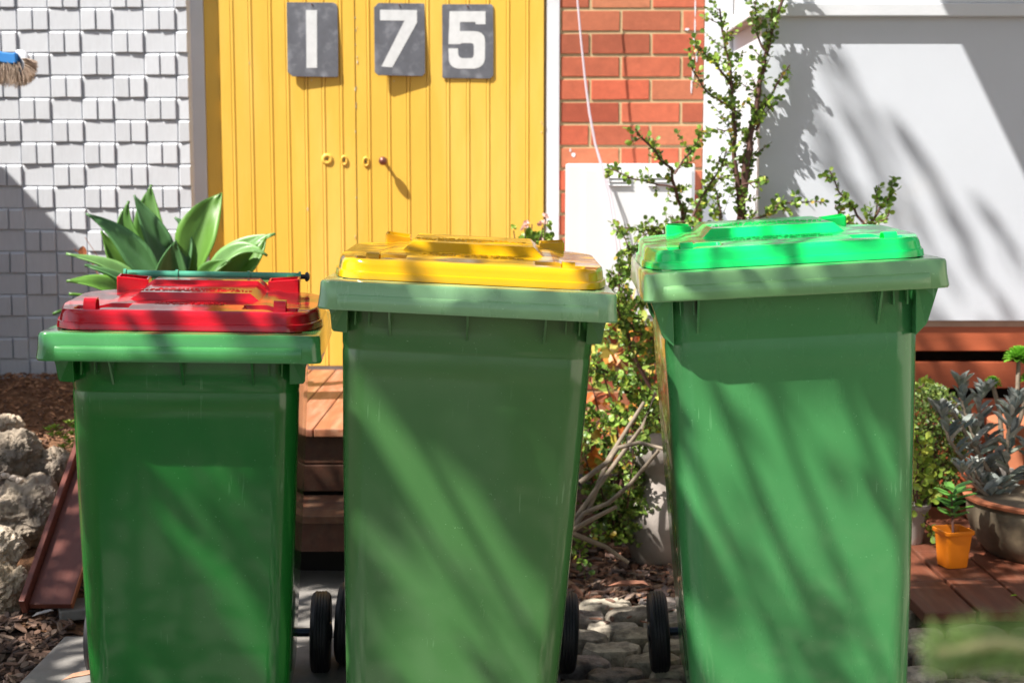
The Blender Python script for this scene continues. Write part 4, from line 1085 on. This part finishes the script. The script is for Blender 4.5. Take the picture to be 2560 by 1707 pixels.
for i in range(5200):
    a = rr(0, 6.28); rad = math.sqrt(random.random())
    c = P(2125+100*rad*math.cos(a), 1010+135*rad*math.sin(a), Y=rr(4.55, 4.95))
    if c.z < .05: continue
    k = rr(.7, 1.3); cc = random.choice([(.10, .17, .03), (.14, .22, .04), (.07, .12, .025), (.2, .26, .06)])
    leafpatch(gf, c, rv3(), rv3()+Vector((-.4, -.4, .8)), .014, .009, tuple(v*k for v in cc))
for i in range(50):
    a = P(2125, 1150, Y=4.7); b = P(2125+rr(-95, 95), rr(890, 1080), Y=rr(4.6, 4.9)); gs.tube([a, a.lerp(b, .5)+rv3()*.02, b], [.004, .0025, .0012], 4)
gs.build('branches', STEM, root).location = -Vector(root.location); gf.build('leaves', LEAF, root).location = -Vector(root.location)

# flowering plant on the deck behind the yellow lid
random.seed(44)
c = P(1225, 700, Y=4.9); c.z = .436
root = empty('flowering_geranium', c, 'pale pink flowering plant on the deck behind the yellow lidded bin', 'plant')
gs = MB(); gf = MB(); gw = MB(); O = -c
for px, py in ((1180, 530), (1205, 525), (1222, 515), (1246, 522), (1253, 500), (1240, 545), (1255, 545), (1215, 548), (1190, 552), (1230, 550)):
    t = P(px, py, Y=4.9+rr(-.05, .05)); gs.tube([c+Vector((rr(-.02, .02), 0, .02)), c.lerp(t, .5)+rv3()*.01, t], [.004, .003, .002], 5)
for px, py, s in ((1180, 522, .012), (1216, 537, .03), (1225, 545, .03), (1208, 545, .025), (1256, 520, .026), (1250, 545, .028), (1240, 552, .03), (1198, 552, .02), (1228, 556, .03), (1262, 549, .025)):
    for k in range(9): leafpatch(gf, P(px, py, Y=4.9+rr(-.02, .02)), rv3()+Vector((0, 0, .3)), rv3()+Vector((-.3, -.6, .6)), s*rr(.8, 1.2), s*.9, random.choice([(.26, .42, .05), (.35, .5, .08), (.18, .32, .04)]))
for px, py, s in ((1203, 521, .018), (1209, 514, .014), (1244, 518, .018), (1249, 512, .014), (1253, 496, .014), (1246, 552, .012)):
    gw = MB()
    for k in range(6): leafpatch(gw, P(px, py, Y=4.88), rv3()+Vector((0, 0, .2)), rv3()+Vector((0, -1, 0)), s, s*.8, (1, 1, 1))
    gw.build('flower', FLOWER, root).location = O
gs.build('stems', STEM, root).location = O; gf.build('leaves', LEAF, root).location = O
g = MB(); g.lathe([(.05, -.0), (.075, .10), (.08, .12), (.07, .12)], 24); g.build('flower_pot', TERRA, root, smooth=40)

# fringed brush hanging at the left edge
random.seed(51)
YH = 4.7; c = P(-30, 60, Y=YH)
root = empty('fringed_brush', c, 'tan fringed brush with a blue band hanging at the left edge', 'brush')
O = -c
def ribbon(pts, w_, th):
    g = MB(); vs = []
    for (a, b) in pts: q = P(a, b, Y=YH); vs += [(q.x, q.y-w_/2, q.z), (q.x, q.y+w_/2, q.z), (q.x, q.y+w_/2, q.z-th), (q.x, q.y-w_/2, q.z-th)]
    n = len(pts); fs = [(0, 1, 2, 3), (n*4-1, n*4-2, n*4-3, n*4-4)]
    for i in range(n-1):
        for k in range(4): fs.append((i*4+k, i*4+(k+1) % 4, i*4+4+(k+1) % 4, i*4+4+k))
    g.add(vs, fs); return g
ribbon([(-60, 112), (-30, 114), (-5, 117), (15, 122), (34, 124), (43, 122)], .06, .035).build('blue_band', CLOTH, root, bevel=.004).location = O
g = MB(); arc = [P(40+20*math.cos(R(95-21*i)), 146-24*math.sin(R(95-21*i)), Y=YH) for i in range(12)]
g.tube(arc, [.010, .013, .015, .016, .016, .016, .016, .016, .015, .014, .012, .008], 10)
g.build('white_trim', WHITE, root, smooth=70).location = O
g = MB()
for i in range(1500):
    t = random.random()
    if t < .6:
        s = P(rr(-60, 45), 150+rr(-10, 8), Y=YH+rr(-.03, .03)); d = Vector((rr(-.2, .5), rr(-.2, .2), -1))
        l = .065*rr(.6, 1.1)
    else:
        a = R(rr(-80, 70)); s = P(46+10*math.cos(a), 150-16*math.sin(a), Y=YH+rr(-.025, .025)); d = Vector((math.cos(a)*.8, rr(-.2, .2), math.sin(a)*.6-.6)); l = rr(.028, .05)
    d.normalize(); k = rr(.8, 1.3); e = s+d*l
    g.tube([s, s.lerp(e, .5)+Vector((.003, 0, .002)), e], [.0014, .001, .0006], 3, (k, k, k), cap=False)
g.build('bristles', STRAW, root).location = O
g = MB(); g.tube([P(-40, 112, Y=YH), P(-44, -60, Y=YH), P(-46, -420, Y=YH)], .004, 6); g.build('cord', STRAW, root).location = O

# blurred sprig close to the camera
random.seed(53)
a = P(2540, 1472, Y=.62); b = P(2150, 1492, Y=.63)
root = empty('conifer_sprig', P(2520, 1560, Y=.78), 'blurred pale green needle sprig very close at lower right', 'plant')
O = -Vector(root.location)
gs = MB(); n = 12; pts = [a.lerp(b, i/n)+Vector((0, 0, .002*math.sin(i))) for i in range(n+1)]
gs.tube(pts, [.0048-.0024*i/n for i in range(n+1)], 8)
g = MB()
for i in range(1000):
    t = random.random()**.9; p = a.lerp(b, t); an = rr(.15, PI-.15) if i % 2 else rr(-PI, 0)
    an = PI/2-an if i % 2 else an; d = Vector((-.6*rr(.5, 1.2), math.cos(an)*.6, math.sin(an))).normalized()
    l = rr(.013, .025)*(1-.35*t); k = rr(.8, 1.25); e = p+d*l
    leafpatch(g, p, d, rv3(), l, .0009, tuple(v*k for v in (.35, .51, .16)), cup=.2)
STALK = M('pale_stalk', (.60, .55, .23), .6, .1)
gs.build('stalk', STALK, root, smooth=60).location = O; g.build('needles', LEAF, root).location = O
gg = MB(); gg.tube([a, a+Vector((.12, .0, -.1)), a+Vector((.2, 0, -.5)), a+Vector((.22, .02, -1.0))], [.0042, .005, .007, .009], 8); gg.build('stalk', STALK, root, smooth=60).location = O

# ================================================================ what throws the shade (outside the frame)
# fence panel added out of view, top edge cut to shade the left wall
WA = P(22, 402, Y=YS); WB = P(214, 604, Y=YS); XF = -2.72
def back(Wp, X): return Wp-LD*((Wp.x-X)/LD.x)
a1 = back(WA, XF); b1 = back(WB, XF)
g = MB(); prof = [(5.62, 0), (5.62, a1.z-.12), (a1.y+.04, a1.z-.06), (a1.y, a1.z), (b1.y, b1.z), (4.1, b1.z+.05), (4.1, 0)]
vs = [(XF, y, z) for y, z in prof]+[(XF-.05, y, z) for y, z in prof]; n = len(prof)
g.add(vs, [tuple(range(n)), tuple(reversed(range(n, 2*n)))]+[(i, i+n, (i+1) % n+n, (i+1) % n) for i in range(n)])
tag(g.build('shade_fence', PLANK), 'brown fence panel added unseen at the left, shaped to shade the tile wall', 'fence')
# awning added out of view, its slanting edge cut to shade the white bay
ZA = 3.1
def at_z(Wp): return Wp-LD*((Wp.z-ZA)/LD.z)
e1 = at_z(P(2200, 85, Y=YP)); e2 = at_z(P(2352, 402, Y=YP))
d = (e2-e1).normalized(); e0 = e1-d*.35; e3 = e2+d*2.2
g = MB(); top = [e0, e3, e3+Vector((2.5, 0, 0)), e0+Vector((4.0, 0, 0))]
vs = [tuple(p) for p in top]+[(p.x, p.y, p.z+.03) for p in top]
g.add(vs, [(0, 1, 2, 3), (7, 6, 5, 4), (0, 4, 5, 1), (1, 5, 6, 2), (2, 6, 7, 3), (3, 7, 4, 0)])
tag(g.build('blocker', WHITE), 'flat white awning added out of view to shade the right end of the bay', 'blocker')

# street tree over the bins
random.seed(77)
tr = empty('street_tree', (-3.4, -1.3, 0), 'spreading tree behind the camera that dapples the bins', 'tree')
g = MB(); lim = []
g.tube([(0, 0, -.05), (.05, .05, 1.0), (.15, .2, 2.0), (.3, .4, 2.9), (.7, .9, 3.7)], [.17, .14, .12, .10, .07], 12)
gl_ = MB()
def cleaf(T, k, s):
    c = T-LD*k
    if in_view(c): return False
    a = rv3(); d = LD.cross(a).normalized(); nrm = (LD+rv3()*.5).normalized()
    leafpatch(gl_, c-d*s*.5-Vector(tr.location), d, nrm, s, s*.55, (1, 1, 1), cup=.1)
    lim.append(c); return True
def ell(x, z, cx, cz, L_, W_, slope=1.45):
    """elongated lit patch along the light's run on an upright face"""
    a = math.atan(slope); dx = x-cx; dz = z-cz
    u = dx*math.cos(a)-dz*math.sin(a); v = dx*math.sin(a)+dz*math.cos(a)
    return (u/L_)**2+(v/W_)**2 < 1
LIT = []
def lp(px, py, L_, W_): q = P(px, py, Y=2.84); LIT.append((q.x, q.z, L_, W_))
# left bin
lp(300, 1085, .07, .012); lp(325, 1215, .05, .008); lp(200, 1000, .03, .006); lp(490, 1190, .15, .02); lp(570, 1240, .10, .02); lp(560, 1350, .19, .022); lp(500, 1360, .05, .006); lp(600, 1290, .07, .010)
lp(250, 1520, .06, .008); lp(620, 1450, .06, .010); lp(215, 1450, .05, .008); lp(420, 1500, .04, .006)
# middle bin
lp(890, 1000, .15, .022); lp(960, 1110, .14, .028); lp(1060, 1170, .18, .035); lp(1120, 1240, .14, .022); lp(1010, 1380, .20, .035); lp(1090, 1450, .13, .022); lp(910, 1490, .13, .035); lp(1170, 1340, .09, .016); lp(1180, 1500, .07, .016); lp(900, 1250, .10, .012); lp(1050, 1300, .12, .03); lp(960, 1420, .14, .03)
# right bin
lp(1690, 1000, .22, .06); lp(1760, 1060, .26, .075); lp(1850, 1210, .2, .08); lp(1800, 1130, .30, .10); lp(1900, 1290, .22, .085); lp(1930, 1010, .13, .06); lp(1600, 1120, .20, .028); lp(1690, 1390, .10, .025); lp(1960, 1430, .12, .03); lp(1600, 1440, .10, .014); lp(2000, 1180, .12, .02); lp(1740, 930, .08, .03)
DIM = []
for a_, b_ in ((1660, 1180), (1830, 960), (2000, 1100), (1790, 1230)): q_ = P(a_, b_, Y=2.84); DIM.append((q_.x, q_.z, .20, .012))
# rims and lids catch soft light here and there
for px, py, L_, W_ in ((170, 800, .05, .02), (220, 790, .05, .02), (400, 790, .06, .03), (150, 800, .06, .02), (470, 800, .05, .02), (300, 740, .05, .03), (450, 735, .05, .03), (850, 680, .08, .02), (950, 690, .08, .025), (1100, 700, .10, .03), (1250, 710, .08, .03), (1380, 720, .05, .02), (1050, 620, .08, .03), (1200, 630, .09, .03), (1700, 650, .08, .025), (1850, 640, .10, .04), (2000, 630, .08, .03), (2100, 620, .08, .02), (1650, 600, .06, .02), (1800, 590, .10, .03), (1950, 580, .12, .03), (2060, 570, .08, .02)):
    lp(px, py, L_, W_)
for i in range(2300):
    x = rr(-1.05, .98); z = rr(-.02, 1.09)
    keep = .95 if x < -.41 else .85
    if random.random() > keep: continue
    k = rr(2.0, 3.0) if random.random() < (.5 if x < -.41 else .2) else rr(4.0, 6.8)
    if any(ell(x, z, *q[:2], q[2]+(.075 if x < -.41 else .06), q[3]+(.020 if x < -.41 else .024)) for q in LIT) and random.random() < (.985 if not any(ell(x, z, *q) for q in DIM) else .80): continue
    if z > .88 and random.random() < (.72 if x < -.41 else .62): continue
    cleaf(Vector((x, 2.84, z)), k, rr(.05, .085))
for i in range(190):    # lid tops
    cleaf(Vector((rr(-1, .95), rr(2.85, 3.5), 1.0)), rr(3.6, 6.0), rr(.05, .09))
def field(n, x0, x1, y0, y1, z_, k0, k1, s0=.05, s1=.09, clump=0):
    for i in range(n):
        T = Vector((rr(x0, x1), rr(y0, y1), z_))
        if clump and noise.noise(Vector((T.x*3, T.y*3, 7)))+.1 > clump: continue
        cleaf(T, rr(k0, k1), rr(s0, s1))
field(850, -1.3, 1.2, 3.3, 4.3, .02, 3.0, 4.6)
field(1150, -2.4, -1.15, 3.1, 4.75, .12, 3.2, 4.8, clump=.42)
field(260, -2.6, -1.2, 4.75, 5.6, .42, 3.2, 4.8)
field(900, 1.05, 2.3, 3.3, 4.75, .2, 3.0, 4.8, clump=.40)
field(520, -.8, .3, 3.95, 4.36, .3, 3.3, 4.8)
field(2600, -3.0, 2.5, -1.5, 2.8, 0, 2.6, 4.5, .07, .12)
# soft streaks on the white bay
def streak(pts, n, wd, k0, k1, s=.05):
    for i in range(n):
        t = random.random()*(len(pts)-1); j = int(t); a, b = pts[j], pts[j+1]; u = t-j
        x = a[0]+(b[0]-a[0])*u+random.gauss(0, wd); y = a[1]+(b[1]-a[1])*u+random.gauss(0, wd*.6)
        cleaf(P(x, y, Y=YP), rr(k0, k1), s*rr(.7, 1.2))
streak([(1800, 95), (1850, 230), (1905, 420)], 12, 7, 6.0, 8.0)
streak([(1870, 100), (1935, 240), (1990, 340), (2050, 480), (2110, 620)], 22, 6, 5.6, 7.5)
streak([(1905, 110), (1990, 240), (2050, 380), (2130, 560), (2200, 680)], 20, 6, 5.6, 7.5)
streak([(1890, 300), (1960, 430), (2020, 520)], 12, 10, 5.5, 7.0)
streak([(2065, 290), (2085, 330), (2100, 345)], 12, 9, 5.0, 6.5)
streak([(2100, 350), (2180, 470), (2250, 620), (2330, 740)], 20, 8, 5.5, 7.0)
streak([(2250, 480), (2300, 520), (2340, 620)], 10, 9, 5.5, 7.0)
streak([(2080, 640), (2120, 720), (2160, 760)], 7, 10, 5.5, 7.0)
streak([(2100, 760), (2200, 790), (2340, 800)], 18, 30, 5, 6.5, .07)
streak([(2100, 860), (2200, 870), (2340, 880)], 50, 30, 4, 6.0, .07)
# limbs reaching to the leaf clusters
T0 = Vector(tr.location)
gcell = {}
for c in lim: gcell.setdefault((round(c.x/.8), round(c.y/.8)), []).append(c)
fork = T0+Vector((.3, .4, 2.9))
for key, L_ in gcell.items():
    if len(L_) < 12: continue
    m = sum(L_, Vector())/len(L_); m.z += .25
    mid = fork.lerp(m, .5)+Vector((0, 0, .35))
    if in_view(m) or in_view(mid): continue
    g.tube([p-T0 for p in (fork, mid, m)], [.03, .014, .006], 6)
g.build('trunk', BARK, tr, smooth=60)
gl_.build('crown', CANOPY, tr)

# pale wall added out of view so the bins' rounded corners mirror it
g = MB(); g.bb((3.7, -4, -.05), (3.9, 4.4, 2.3)); g.bb((3.66, -4.04, 2.301), (3.94, 4.44, 2.36))
tag(g.build('reflector_wall', M('cream_render', (.66, .6, .5), .85, .08, 4, bump=.2, bscale=60, bdist=.004), bevel=.005), 'cream wall added unseen at right as a reflector for the bin corners', 'wall')
# hedge of leaves, added unseen to darken what the plastic reflects
random.seed(81)
g = MB()
for i in range(9000):
    x = rr(-14, 14); z = rr(0, 2.6)+.6*noise.noise(Vector((x*.5, 0, 0))); y = -7.5+rr(-.5, .5)
    leafpatch(g, Vector((x, y, z)), rv3(), rv3(), rr(.12, .22), .1, (1, 1, 1))
tag(g.build('backdrop', CANOPY), 'long dark green hedge added behind the camera for the bins to reflect', 'backdrop')
